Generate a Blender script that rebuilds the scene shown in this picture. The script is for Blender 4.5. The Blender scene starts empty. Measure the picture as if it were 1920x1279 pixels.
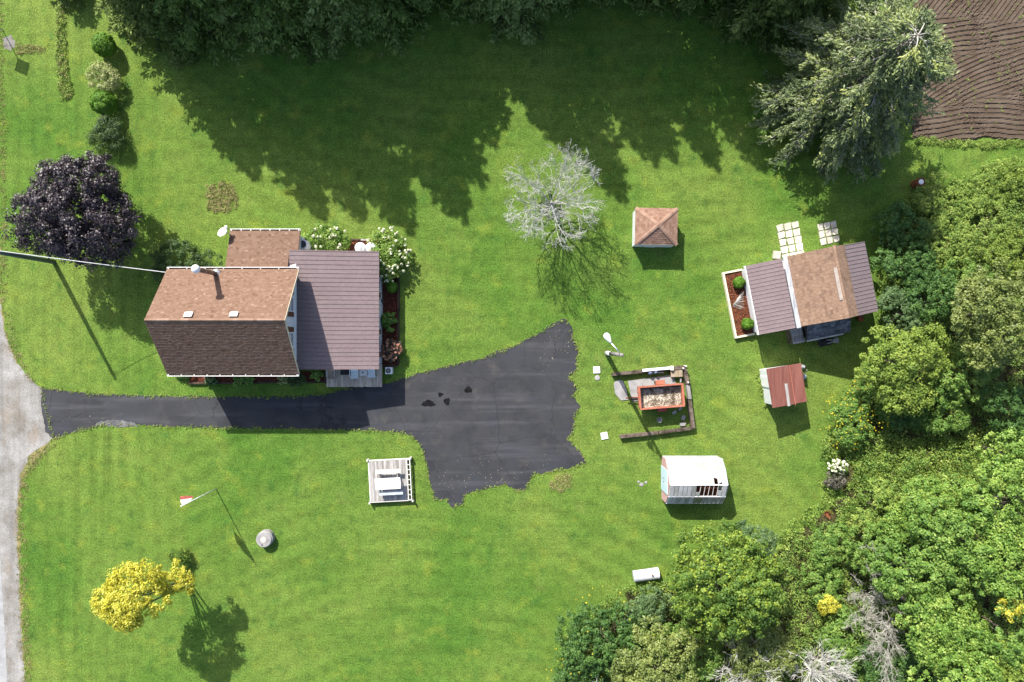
import bpy, math, random
import numpy as np
from mathutils import Vector, Matrix

random.seed(7)
sc = bpy.context.scene
COL = sc.collection
H = 51.2                                   # flight height of the drone above the lawn, metres

# ------------------------------------------------------------------ camera, sky, sun, exposure
cd = bpy.data.cameras.new("camera")
cd.sensor_width = 36.0
cd.lens = 24.0
cd.clip_start = 0.5
cd.clip_end = 2000.0
cam = bpy.data.objects.new("camera", cd)
cam.location = (0, 0, H)
cam.rotation_euler = (0, 0, 0)
COL.objects.link(cam)
sc.camera = cam

SUN_EL = math.radians(39.4)
SUN_XY = (-0.465, 0.885)                   # horizontal direction towards the sun
wd = bpy.data.worlds.new("World")
sc.world = wd
wd.use_nodes = True
wn = wd.node_tree
wn.nodes.clear()
sky = wn.nodes.new("ShaderNodeTexSky")
sky.sky_type = 'NISHITA'
sky.sun_disc = False
sky.sun_elevation = SUN_EL
sky.sun_rotation = math.atan2(SUN_XY[0], SUN_XY[1])
sky.air_density = 0.75
sky.dust_density = 1.8
sky.ozone_density = 0.4
bg = wn.nodes.new("ShaderNodeBackground")
bg.inputs["Strength"].default_value = 0.122
wo = wn.nodes.new("ShaderNodeOutputWorld")
wn.links.new(sky.outputs[0], bg.inputs[0])
wn.links.new(bg.outputs[0], wo.inputs[0])

sl = bpy.data.lights.new("sun", 'SUN')
sl.energy = 4.4
sl.angle = math.radians(0.55)
sl.color = (1.0, 0.955, 0.88)
so = bpy.data.objects.new("sun", sl)
so.rotation_euler = Vector((-SUN_XY[0] * math.cos(SUN_EL), -SUN_XY[1] * math.cos(SUN_EL), -math.sin(SUN_EL))).to_track_quat('-Z', 'Y').to_euler()
so.location = (-20, 30, 40)
COL.objects.link(so)

sc.view_settings.view_transform = 'Standard'
sc.view_settings.look = 'None'
sc.view_settings.exposure = 1.27
sc.view_settings.gamma = 1.0
sc.view_settings.use_curve_mapping = False
sc.render.engine = 'CYCLES'
sc.cycles.max_bounces = 6
sc.cycles.diffuse_bounces = 3
sc.cycles.glossy_bounces = 2
sc.cycles.transmission_bounces = 4
sc.cycles.use_denoising = True


def P(px, py, z=0.0):
    """a point of the survey picture put back on the ground plan at height z"""
    k = (H - z) / H
    return ((px - 960.0) * .04 * k, (639.5 - py) * .04 * k)


def P3(px, py, z=0.0):
    x, y = P(px, py, z)
    return (x, y, z)


# ------------------------------------------------------------------ materials
def nodes_of(m):
    m.use_nodes = True
    nt = m.node_tree
    nt.nodes.clear()
    out = nt.nodes.new("ShaderNodeOutputMaterial")
    return nt, out


def N(nt, t, **kw):
    n = nt.nodes.new(t)
    for k, v in kw.items():
        if k in n.inputs:
            n.inputs[k].default_value = v
        else:
            setattr(n, k, v)
    return n


def noise(nt, vec, scale, detail=4, rough=.55):
    n = N(nt, "ShaderNodeTexNoise")
    n.inputs["Scale"].default_value = scale
    n.inputs["Detail"].default_value = detail
    n.inputs["Roughness"].default_value = rough
    nt.links.new(vec, n.inputs["Vector"])
    return n.outputs["Fac"]


def ramp(nt, fac, stops, interp='LINEAR'):
    r = N(nt, "ShaderNodeValToRGB")
    cr = r.color_ramp
    cr.interpolation = interp
    while len(cr.elements) > 1:
        cr.elements.remove(cr.elements[-1])
    cr.elements[0].position = stops[0][0]
    c = stops[0][1]
    cr.elements[0].color = (*c, 1) if not isinstance(c, float) else (c, c, c, 1)
    for p, c in stops[1:]:
        e = cr.elements.new(p)
        e.color = (*c, 1) if not isinstance(c, float) else (c, c, c, 1)
    nt.links.new(fac, r.inputs[0])
    return r.outputs[0]


def mix(nt, fac, a, b, mode='MIX'):
    m = N(nt, "ShaderNodeMix")
    m.data_type = 'RGBA'
    m.blend_type = mode
    for sock, v in ((m.inputs[0], fac), (m.inputs[6], a), (m.inputs[7], b)):
        if hasattr(v, "links") or isinstance(v, bpy.types.NodeSocket):
            nt.links.new(v, sock)
        elif isinstance(v, (int, float)):
            sock.default_value = v
        else:
            sock.default_value = (*v, 1)
    return m.outputs[2]


def pos(nt, scale=(1, 1, 1), rot=0.0):
    g = N(nt, "ShaderNodeNewGeometry")
    mp = N(nt, "ShaderNodeMapping")
    mp.inputs["Scale"].default_value = scale
    mp.inputs["Rotation"].default_value = (0, 0, rot)
    nt.links.new(g.outputs["Position"], mp.inputs["Vector"])
    return mp.outputs[0]


def bump(nt, h, strength=.4, dist=.05):
    b = N(nt, "ShaderNodeBump")
    b.inputs["Strength"].default_value = strength
    b.inputs["Distance"].default_value = dist
    nt.links.new(h, b.inputs["Height"])
    return b.outputs[0]


def principled(nt, out, color, rough=.7, spec=.3, metal=0.0, normal=None):
    p = N(nt, "ShaderNodeBsdfPrincipled")
    if isinstance(color, bpy.types.NodeSocket):
        nt.links.new(color, p.inputs["Base Color"])
    else:
        p.inputs["Base Color"].default_value = (*color, 1)
    if isinstance(rough, bpy.types.NodeSocket):
        nt.links.new(rough, p.inputs["Roughness"])
    else:
        p.inputs["Roughness"].default_value = rough
    p.inputs["Metallic"].default_value = metal
    p.inputs["Specular IOR Level"].default_value = spec
    if normal is not None:
        nt.links.new(normal, p.inputs["Normal"])
    nt.links.new(p.outputs[0], out.inputs[0])
    return p


def surf(name, c1, c2, scale=2.0, rough=.7, spec=.3, metal=0.0, bstr=.2, bdist=.02, stretch=(1, 1, 1), rot=0.0, fine=20.0, rnd=.0, lo=.35, hi=.65):
    """two-colour weathered surface with fine relief; rnd adds a difference from object to object"""
    m = bpy.data.materials.new(name)
    nt, out = nodes_of(m)
    v = pos(nt, stretch, rot)
    f = noise(nt, v, scale, 6, .6)
    col = ramp(nt, f, [(lo, c1), (hi, c2)])
    f2 = noise(nt, v, fine, 3, .6)
    col = mix(nt, .5, col, ramp(nt, f2, [(.3, .55), (.7, 1.0)]), 'MULTIPLY')
    if rnd:
        oi = N(nt, "ShaderNodeObjectInfo")
        col = mix(nt, 1.0, col, ramp(nt, oi.outputs["Random"], [(0, 1 - rnd), (1, 1.0)]), 'MULTIPLY')
    principled(nt, out, col, rough, spec, metal, bump(nt, f2, bstr, bdist))
    return m


def leafmat(name, stops, rough=.5, spec=.35, trans=.3):
    """leaf colour runs along the per-leaf tint; thin leaves let some light through"""
    m = bpy.data.materials.new(name)
    nt, out = nodes_of(m)
    a = N(nt, "ShaderNodeAttribute")
    a.attribute_name = "tint"
    col = ramp(nt, a.outputs["Fac"], stops)
    p = N(nt, "ShaderNodeBsdfPrincipled")
    nt.links.new(col, p.inputs["Base Color"])
    p.inputs["Roughness"].default_value = rough
    p.inputs["Specular IOR Level"].default_value = spec
    if trans > 0:
        t = N(nt, "ShaderNodeBsdfTranslucent")
        nt.links.new(mix(nt, 1.0, col, (1.0, 1.0, .55), 'MULTIPLY'), t.inputs["Color"])
        ms = N(nt, "ShaderNodeMixShader")
        ms.inputs[0].default_value = trans
        nt.links.new(p.outputs[0], ms.inputs[1])
        nt.links.new(t.outputs[0], ms.inputs[2])
        nt.links.new(ms.outputs[0], out.inputs[0])
    else:
        nt.links.new(p.outputs[0], out.inputs[0])
    return m


def tinted(name, stops, rough=.8, spec=.2, fine=30.0, bstr=.3, big=None):
    """colour from the per-piece tint plus grain (shingles, chips)"""
    m = bpy.data.materials.new(name)
    nt, out = nodes_of(m)
    a = N(nt, "ShaderNodeAttribute")
    a.attribute_name = "tint"
    col = ramp(nt, a.outputs["Fac"], stops)
    v = pos(nt)
    f = noise(nt, v, fine, 4, .7)
    col = mix(nt, .6, col, ramp(nt, f, [(.3, .5), (.7, 1.0)]), 'MULTIPLY')
    if big:
        col = mix(nt, ramp(nt, noise(nt, v, .55, 5, .65), [(.5, 0.0), (.75, .55)]), col, big)
    principled(nt, out, col, rough, spec, 0, bump(nt, f, bstr, .01))
    return m


def lawn_material():
    m = bpy.data.materials.new("lawn_grass")
    nt, out = nodes_of(m)
    v = pos(nt)
    big = noise(nt, v, .07, 5, .6)
    mid = noise(nt, v, .33, 5, .6)
    small = noise(nt, v, 1.6, 4, .65)
    fine = noise(nt, v, 9.0, 3, .7)
    blade = noise(nt, v, 24.0, 2, .7)
    base = ramp(nt, mid, [(.30, (.064, .136, .019)), (.5, (.103, .188, .028)), (.70, (.152, .224, .041))])
    lush = ramp(nt, big, [(.38, (.060, .142, .019)), (.62, (.170, .224, .046))])
    col = mix(nt, .55, base, lush)
    # mower passes: straight along the road side, sweeping arcs further in
    def passes(kind, ctr, sc_, dist, axis='X'):
        mp = N(nt, "ShaderNodeMapping")
        mp.inputs["Location"].default_value = (-ctr[0], -ctr[1], 0)
        nt.links.new(v, mp.inputs["Vector"])
        w = N(nt, "ShaderNodeTexWave", wave_type=kind)
        if kind == 'RINGS':
            w.rings_direction = 'Z'
        else:
            w.bands_direction = axis
        w.inputs["Scale"].default_value = sc_
        w.inputs["Distortion"].default_value = dist
        w.inputs["Detail"].default_value = 3
        w.inputs["Detail Scale"].default_value = .4
        nt.links.new(mp.outputs[0], w.inputs["Vector"])
        return w.outputs["Fac"]
    s1 = passes('BANDS', (0, 0), .27, 4.5)
    s2 = passes('RINGS', (-6, -46), .22, 5.0)
    s3 = passes('RINGS', (6, 70), .21, 5.0)
    gx = N(nt, "ShaderNodeSeparateXYZ")
    nt.links.new(v, gx.inputs[0])
    side = ramp(nt, N2math(nt, gx.outputs[0], -29.0, .18), [(0.0, 1.0), (1.0, 0.0)])
    upper = ramp(nt, N2math(nt, gx.outputs[1], -2.0, .18), [(0.0, 0.0), (1.0, 1.0)])
    stripe = mix(nt, side, mix(nt, upper, s2, s3), s1)
    worn = ramp(nt, noise(nt, v, .16, 3, .5), [(.36, .06), (.66, .36)])
    col = mix(nt, worn, col, ramp(nt, stripe, [(.15, .66), (.5, .96), (.85, 1.14)]), 'MULTIPLY')
    # long streaks of finer mower lines
    fs = mix(nt, side, noise(nt, pos(nt, (.10, 2.2, 1), .12), 1.1, 3, .6), noise(nt, pos(nt, (2.4, .07, 1), .02), 1.1, 3, .6))
    col = mix(nt, .35, col, ramp(nt, fs, [(.32, .66), (.5, .97), (.68, 1.1)]), 'MULTIPLY')
    # yellowish and dark clover patches here and there
    spot = noise(nt, pos(nt, (1, 1.15, 1), .7), .55, 4, .55)
    col = mix(nt, ramp(nt, spot, [(.57, 0.0), (.72, .65)]), col, (.185, .235, .034))
    spot2 = noise(nt, pos(nt, (1.1, 1, 1), 1.9), .7, 5, .6)
    col = mix(nt, ramp(nt, spot2, [(.30, .65), (.43, .0)]), col, (.046, .120, .022))
    # dry, straw-coloured patches
    dry = ramp(nt, noise(nt, v, .21, 6, .7), [(.60, 0.0), (.76, .5)])
    col = mix(nt, dry, col, (.20, .215, .062))
    brown = ramp(nt, noise(nt, pos(nt, (1, 1.6, 1), .5), .45, 6, .75), [(.66, 0.0), (.80, .5)])
    col = mix(nt, brown, col, (.19, .15, .06))
    # clumps, clover and single tufts
    col = mix(nt, .8, col, ramp(nt, small, [(.30, .66), (.55, 1.0), (.75, 1.12)]), 'MULTIPLY')
    col = mix(nt, .9, col, ramp(nt, fine, [(.30, .42), (.5, .98), (.70, 1.58)]), 'MULTIPLY')
    col = mix(nt, .7, col, ramp(nt, blade, [(.3, .42), (.7, 1.5)]), 'MULTIPLY')
    hgt = mix(nt, .5, fine, blade)
    principled(nt, out, col, .9, .08, 0, bump(nt, hgt, .9, .11))
    return m


def N2math(nt, sock, sub, mul):
    a = N(nt, "ShaderNodeMath", operation='SUBTRACT')
    nt.links.new(sock, a.inputs[0])
    a.inputs[1].default_value = sub
    b = N(nt, "ShaderNodeMath", operation='MULTIPLY')
    b.use_clamp = True
    nt.links.new(a.outputs[0], b.inputs[0])
    b.inputs[1].default_value = mul
    return b.outputs[0]


def asphalt_material():
    m = bpy.data.materials.new("asphalt")
    nt, out = nodes_of(m)
    v = pos(nt)
    col = ramp(nt, noise(nt, v, .5, 6, .6), [(.35, (.019, .020, .024)), (.65, (.035, .0355, .038))])
    pat = noise(nt, pos(nt, (1, 1, 1), .4), .35, 6, .6)
    col = mix(nt, ramp(nt, pat, [(.50, 0.0), (.60, .7)]), col, (.029, .032, .038))
    pat2 = noise(nt, pos(nt, (1, 1, 1), 2.0), .6, 6, .65)
    col = mix(nt, ramp(nt, pat2, [(.56, 0.0), (.70, .6)]), col, (.062, .056, .050))
    # dusty wheel tracks along the drive
    tr = noise(nt, pos(nt, (.12, 1.5, 1), -.05), .9, 5, .6)
    col = mix(nt, ramp(nt, tr, [(.52, 0.0), (.72, .6)]), col, (.070, .070, .077))
    # pale gravel dust and specks on it
    sp = noise(nt, v, 5.5, 3, .8)
    col = mix(nt, ramp(nt, sp, [(.70, 0.0), (.80, .35)]), col, (.17, .15, .12))
    dk = noise(nt, v, 2.2, 5, .7)
    col = mix(nt, ramp(nt, dk, [(.28, .5), (.4, 0.0)]), col, (.016, .017, .020))
    # hairline cracks
    vo = N(nt, "ShaderNodeTexVoronoi", feature='DISTANCE_TO_EDGE')
    vo.inputs["Scale"].default_value = .28
    wv = N(nt, "ShaderNodeTexNoise")
    wv.inputs["Scale"].default_value = 1.2
    nt.links.new(v, wv.inputs["Vector"])
    wm = N(nt, "ShaderNodeMix")
    wm.data_type = 'VECTOR'
    wm.inputs[0].default_value = .35
    nt.links.new(v, wm.inputs[4])
    nt.links.new(wv.outputs["Color"], wm.inputs[5])
    nt.links.new(wm.outputs[1], vo.inputs["Vector"])
    col = mix(nt, ramp(nt, vo.outputs["Distance"], [(0.0, .75), (.006, .0)]), col, (.012, .012, .014))
    fine = noise(nt, v, 26, 3, .8)
    col = mix(nt, .55, col, ramp(nt, fine, [(.3, .55), (.7, 1.3)]), 'MULTIPLY')
    principled(nt, out, col, .75, .3, 0, bump(nt, fine, .35, .02))
    return m


def road_material():
    m = bpy.data.materials.new("gravel_surface")
    nt, out = nodes_of(m)
    v = pos(nt)
    col = ramp(nt, noise(nt, v, .55, 7, .65), [(.36, (.165, .152, .132)), (.62, (.285, .278, .265))])
    col = mix(nt, ramp(nt, noise(nt, pos(nt, (1.2, .5, 1)), .5, 6, .7), [(.56, 0.0), (.70, .7)]), col, (.22, .175, .13))
    trk = noise(nt, pos(nt, (1.5, .06, 1), .03), 1.0, 4, .6)
    col = mix(nt, .6, col, ramp(nt, trk, [(.35, .72), (.5, 1.0), (.65, 1.12)]), 'MULTIPLY')
    f = noise(nt, v, 10, 5, .85)
    col = mix(nt, .85, col, ramp(nt, f, [(.3, .45), (.7, 1.35)]), 'MULTIPLY')
    principled(nt, out, col, .95, .1, 0, bump(nt, f, .6, .03))
    return m


M = {}
M['lawn'] = lawn_material()
M['asphalt'] = asphalt_material()
M['gravel'] = road_material()
M['roadpave'] = surf("pale_road_surface", (.24, .24, .24), (.34, .34, .34), 1.2, .9, .15)
M['verge'] = surf("dry_verge", (.12, .15, .04), (.30, .24, .12), 1.2, .95, .05, bstr=.7, bdist=.06, fine=9)
M['soil'] = surf("ploughed_soil", (.070, .050, .036), (.105, .080, .060), .8, .95, .1, bstr=.6, bdist=.04, fine=11)
M['forest'] = surf("woodland_soil", (.030, .030, .014), (.075, .070, .030), 1.0, .95, .05, bstr=.6, bdist=.05, fine=7)
M['mulch'] = tinted("red_mulch", [(0, (.085, .022, .014)), (.5, (.20, .050, .026)), (1, (.34, .11, .06))], .9)
M['mulch2'] = tinted("orange_mulch", [(0, (.11, .032, .015)), (.5, (.22, .075, .034)), (1, (.36, .15, .075))], .9)
M['soilbed'] = surf("bed_soil", (.05, .02, .014), (.10, .035, .022), 3, .95, .1, bstr=.6, bdist=.04, fine=16)
M['shingle'] = tinted("tan_asphalt_shingle", [(0, (.124, .070, .048)), (.35, (.174, .105, .073)), (.7, (.208, .132, .093)), (1, (.275, .190, .143))], .9, .15, 22)
M['shingle2'] = tinted("weathered_shingle", [(0, (.15, .095, .065)), (.4, (.23, .148, .102)), (.75, (.275, .180, .125)), (1, (.33, .225, .16))], .9, .15, 22, .3, (.075, .055, .045))
M['shingle3'] = tinted("brown_shingle", [(0, (.15, .082, .055)), (.4, (.235, .140, .100)), (1, (.34, .22, .16))], .9, .15, 22)
M['shingleblk'] = tinted("slate_grey_shingle", [(0, (.05, .05, .058)), (.5, (.13, .132, .148)), (1, (.30, .305, .325))], .85, .25, 14)
M['roofdeck'] = surf("roof_underlay", (.10, .065, .05), (.13, .08, .06))
M['metalroof'] = surf("mauve_brown_metal", (.178, .134, .135), (.196, .150, .150), .7, .38, .4, bstr=.03, fine=6, rnd=.05)
M['metaltrim'] = surf("mauve_trim", (.16, .105, .10), (.19, .125, .12), 1, .45, .4, bstr=.03)
M['white'] = surf("white_painted_siding", (.62, .64, .64), (.72, .73, .73), 1.5, .6, .3, bstr=.15, fine=8)
M['cream'] = surf("cream_board", (.55, .50, .36), (.68, .62, .46), 2, .7)
M['gutter'] = surf("white_gutter", (.68, .67, .64), (.76, .75, .72), 3, .4, .4)
M['gutterin'] = surf("dirty_gutter_bottom", (.05, .04, .03), (.14, .11, .08), 4, .9)
M['glass'] = None
m = bpy.data.materials.new("window_glass")
nt, out = nodes_of(m)
principled(nt, out, (.03, .04, .05), .08, .6)
M['glass'] = m
M['shutter'] = surf("brown_shutter", (.13, .058, .030), (.17, .078, .042), 4, .6)
M['steel'] = surf("galvanised_steel", (.36, .36, .36), (.50, .50, .50), 2, .4, .5, .55)
M['flue'] = surf("brown_flue_pipe", (.17, .10, .07), (.26, .16, .11), 2, .5, .4, .2)
M['whitepaint'] = surf("white_enamel", (.74, .74, .74), (.82, .82, .82), 2, .35, .45, bstr=.05)
M['greywood'] = surf("weathered_deck_wood", (.27, .25, .23), (.47, .45, .43), 1.6, .85, .15, stretch=(5, .4, 1), rnd=.35, fine=9)
M['browndeck'] = surf("brown_deck_wood", (.44, .345, .255), (.70, .60, .49), 1.6, .85, .15, stretch=(5, .5, 1), rnd=.32, fine=9)
M['palewood'] = surf("bleached_wood", (.58, .55, .51), (.70, .67, .63), 1.6, .8, .15, rnd=.15)
M['oldtimber'] = surf("rotten_timber", (.055, .042, .032), (.20, .16, .125), 2.4, .95, .1, bstr=.6, bdist=.04, fine=9, rnd=.4)
M['darktimber'] = surf("dark_timber", (.050, .034, .026), (.11, .075, .055), 2, .9, .1, rnd=.3)
M['concrete'] = surf("pale_concrete", (.23, .22, .215), (.36, .35, .34), 1.4, .9, .15, rnd=.15)
M['paver'] = surf("cream_concrete_slab", (.46, .42, .34), (.66, .61, .52), 1.8, .9, .15, rnd=.25, fine=7)
M['rust'] = surf("red_oxide_sheet", (.155, .055, .042), (.23, .092, .068), .8, .55, .3, stretch=(6, .5, 1), rot=-.157, bstr=.08, fine=6, rnd=.15)
M['rustbarrel'] = surf("rusty_steel", (.10, .028, .014), (.30, .11, .05), 3, .8, .2, .2)
M['orange'] = surf("faded_orange_paint", (.33, .105, .062), (.42, .155, .095), 2, .6, .3, rnd=.12)
M['redwheel'] = surf("faded_red_paint", (.40, .05, .05), (.5, .09, .08), 3, .6)
M['rubber'] = surf("old_rubber", (.02, .02, .02), (.045, .042, .04), 3, .9, .2)
M['leaflitter'] = tinted("dry_litter", [(0, (.07, .045, .02)), (.5, (.26, .21, .14)), (1, (.50, .46, .36))], .95)
M['trailerfloor'] = surf("dusty_wagon_floor", (.10, .075, .05), (.48, .43, .35), 2.2, .95, .1, lo=.40, hi=.56, fine=8)
M['pallet'] = surf("yellowed_slats", (.34, .27, .18), (.52, .44, .31), 3, .9, .1, rnd=.3)
M['bluejug'] = surf("dull_blue_plastic", (.12, .16, .27), (.2, .24, .36), 2, .5)
M['black'] = surf("black_plastic", (.012, .012, .014), (.03, .03, .034), 2, .6, .3)
M['chair'] = surf("pale_blue_sling_fabric", (.58, .67, .68), (.70, .76, .76), 2, .7)
M['tanchair'] = surf("tan_sling_fabric", (.26, .20, .14), (.35, .28, .21), 2, .8)
M['bark'] = surf("grey_brown_bark", (.075, .058, .045), (.17, .145, .12), 3, .95, .1, bstr=.5, fine=12)
M['palebark'] = surf("bleached_dead_wood", (.40, .385, .35), (.64, .625, .58), 2, .85, .2, fine=6)
M['silverbark'] = surf("silver_dead_bark", (.29, .295, .26), (.50, .505, .455), 2, .85, .2, fine=6)
M['twig'] = surf("grey_twigs", (.26, .25, .21), (.46, .445, .39), 2, .85, .2, fine=6)
M['pole'] = surf("grey_green_pole", (.055, .075, .060), (.13, .155, .13), 2, .85, .2, stretch=(1, 1, .3))
M['greenpane'] = surf("algae_stained_panel", (.26, .30, .16), (.42, .44, .27), 3, .6)
M['fibre'] = surf("chalky_white_panel", (.68, .69, .67), (.84, .85, .84), 1.3, .55, .3, rnd=.10, bstr=.1)
M['fibre2'] = surf("streaked_white_panel", (.44, .45, .37), (.80, .81, .77), 2.2, .6, .25, stretch=(4, 1, 1), rnd=.18)
M['bluedoor'] = surf("pale_blue_door", (.40, .54, .60), (.52, .64, .68), 1.5, .6)
M['pinkside'] = surf("faded_pink_siding", (.34, .21, .19), (.46, .31, .28), 2, .7)
M['brownearth'] = surf("brown_plant_litter", (.055, .028, .018), (.16, .085, .055), 3, .95)
M['terracotta'] = surf("terracotta", (.28, .085, .04), (.36, .12, .06), 3, .8)
M['flag'] = surf("white_flag_cloth", (.66, .64, .62), (.74, .72, .70), 3, .8)
M['flagred'] = surf("red_flag_cloth", (.55, .13, .10), (.62, .18, .14), 3, .8)
M['greysign'] = surf("aluminium_sign_back", (.36, .37, .38), (.46, .47, .48), 2, .45, .4, .5)
M['petal'] = leafmat("white_blossom", [(0, (.46, .52, .30)), (.4, (.66, .66, .50)), (1, (.80, .78, .66))], .6, .2, .2)
M['petalpink'] = leafmat("dusty_pink_blossom", [(0, (.20, .075, .045)), (.5, (.45, .22, .15)), (1, (.66, .42, .30))], .6, .2, .2)
M['goldflower'] = leafmat("goldenrod_bloom", [(0, (.42, .34, .02)), (1, (.62, .52, .04))], .6, .2, .2)

for k_ in ('fibre', 'fibre2', 'greenpane'):
    nt_ = M[k_].node_tree
    pr_ = next(n for n in nt_.nodes if n.type == 'BSDF_PRINCIPLED')
    ou_ = next(n for n in nt_.nodes if n.type == 'OUTPUT_MATERIAL')
    tl_ = N(nt_, "ShaderNodeBsdfTranslucent")
    nt_.links.new(pr_.inputs["Base Color"].links[0].from_socket, tl_.inputs["Color"])
    ms_ = N(nt_, "ShaderNodeMixShader")
    ms_.inputs[0].default_value = .46
    nt_.links.new(pr_.outputs[0], ms_.inputs[1])
    nt_.links.new(tl_.outputs[0], ms_.inputs[2])
    nt_.links.new(ms_.outputs[0], ou_.inputs[0])

# leaf colours: name -> stops along the tint
M['purple'] = leafmat("dark_purple_leaf", [(0, (.012, .007, .010)), (.5, (.030, .020, .027)), (.92, (.060, .048, .058)), (1, (.075, .045, .04))], .5, .5, .08)
M['gold'] = leafmat("golden_leaf", [(0, (.32, .29, .02)), (.5, (.50, .475, .045)), (1, (.62, .61, .14))], .5, .3, .35)
M['lime'] = leafmat("yellow_green_leaf", [(0, (.075, .130, .022)), (.5, (.165, .245, .038)), (1, (.31, .37, .07))], .55, .25, .3)
M['mid'] = leafmat("mid_green_leaf", [(0, (.052, .12, .022)), (.5, (.125, .23, .040)), (1, (.26, .35, .08))], .55, .25, .3)
M['maple'] = leafmat("fresh_green_leaf", [(0, (.052, .125, .020)), (.5, (.155, .265, .042)), (1, (.35, .44, .10))], .55, .28, .3)
M['dark'] = leafmat("dark_green_leaf", [(0, (.022, .062, .014)), (.5, (.056, .125, .026)), (1, (.12, .21, .045))], .55, .25, .22)
M['blue'] = leafmat("blue_green_leaf", [(0, (.038, .075, .026)), (.5, (.085, .145, .05)), (1, (.16, .23, .09))], .55, .25, .22)
M['olive'] = leafmat("olive_leaf", [(0, (.075, .105, .025)), (.5, (.15, .195, .045)), (1, (.27, .31, .085))], .5, .35, .28)
M['yellowgreen'] = leafmat("bright_yellow_green_leaf", [(0, (.040, .09, .016)), (.45, (.095, .17, .026)), (.75, (.19, .27, .035)), (1, (.40, .42, .05))], .55, .25, .3)
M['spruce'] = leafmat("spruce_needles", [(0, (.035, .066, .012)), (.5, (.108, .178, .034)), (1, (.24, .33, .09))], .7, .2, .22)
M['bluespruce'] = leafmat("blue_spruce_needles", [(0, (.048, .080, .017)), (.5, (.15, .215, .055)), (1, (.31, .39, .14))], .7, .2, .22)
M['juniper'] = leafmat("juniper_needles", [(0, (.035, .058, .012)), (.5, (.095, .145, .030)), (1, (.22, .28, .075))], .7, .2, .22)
M['larch'] = leafmat("grey_green_needles", [(0, (.055, .080, .030)), (.45, (.125, .165, .068)), (.8, (.21, .26, .09)), (1, (.31, .35, .10))], .55, .3, .15)
M['globe'] = leafmat("globe_cedar_leaf", [(0, (.04, .105, .008)), (.5, (.085, .195, .014)), (1, (.15, .28, .025))], .6, .25, .15)
M['yew'] = leafmat("yew_leaf", [(0, (.013, .034, .008)), (.5, (.032, .068, .014)), (1, (.075, .13, .028))], .5, .3, .12)
M['variegated'] = leafmat("pale_variegated_leaf", [(0, (.11, .15, .045)), (.4, (.25, .29, .10)), (1, (.46, .47, .22))], .5, .3, .25)
M['weed'] = leafmat("weed_leaf", [(0, (.06, .115, .022)), (.4, (.15, .235, .044)), (.8, (.27, .35, .07)), (1, (.36, .36, .12))], .6, .2, .25)
M['drygrass'] = leafmat("dry_grass_blade", [(0, (.13, .16, .045)), (.5, (.25, .24, .09)), (1, (.40, .34, .18))], .8, .1, .2)
M['greygreen'] = leafmat("dark_brownish_leaf", [(0, (.035, .03, .022)), (.5, (.09, .085, .06)), (1, (.20, .19, .14))], .5, .35, .1)


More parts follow.
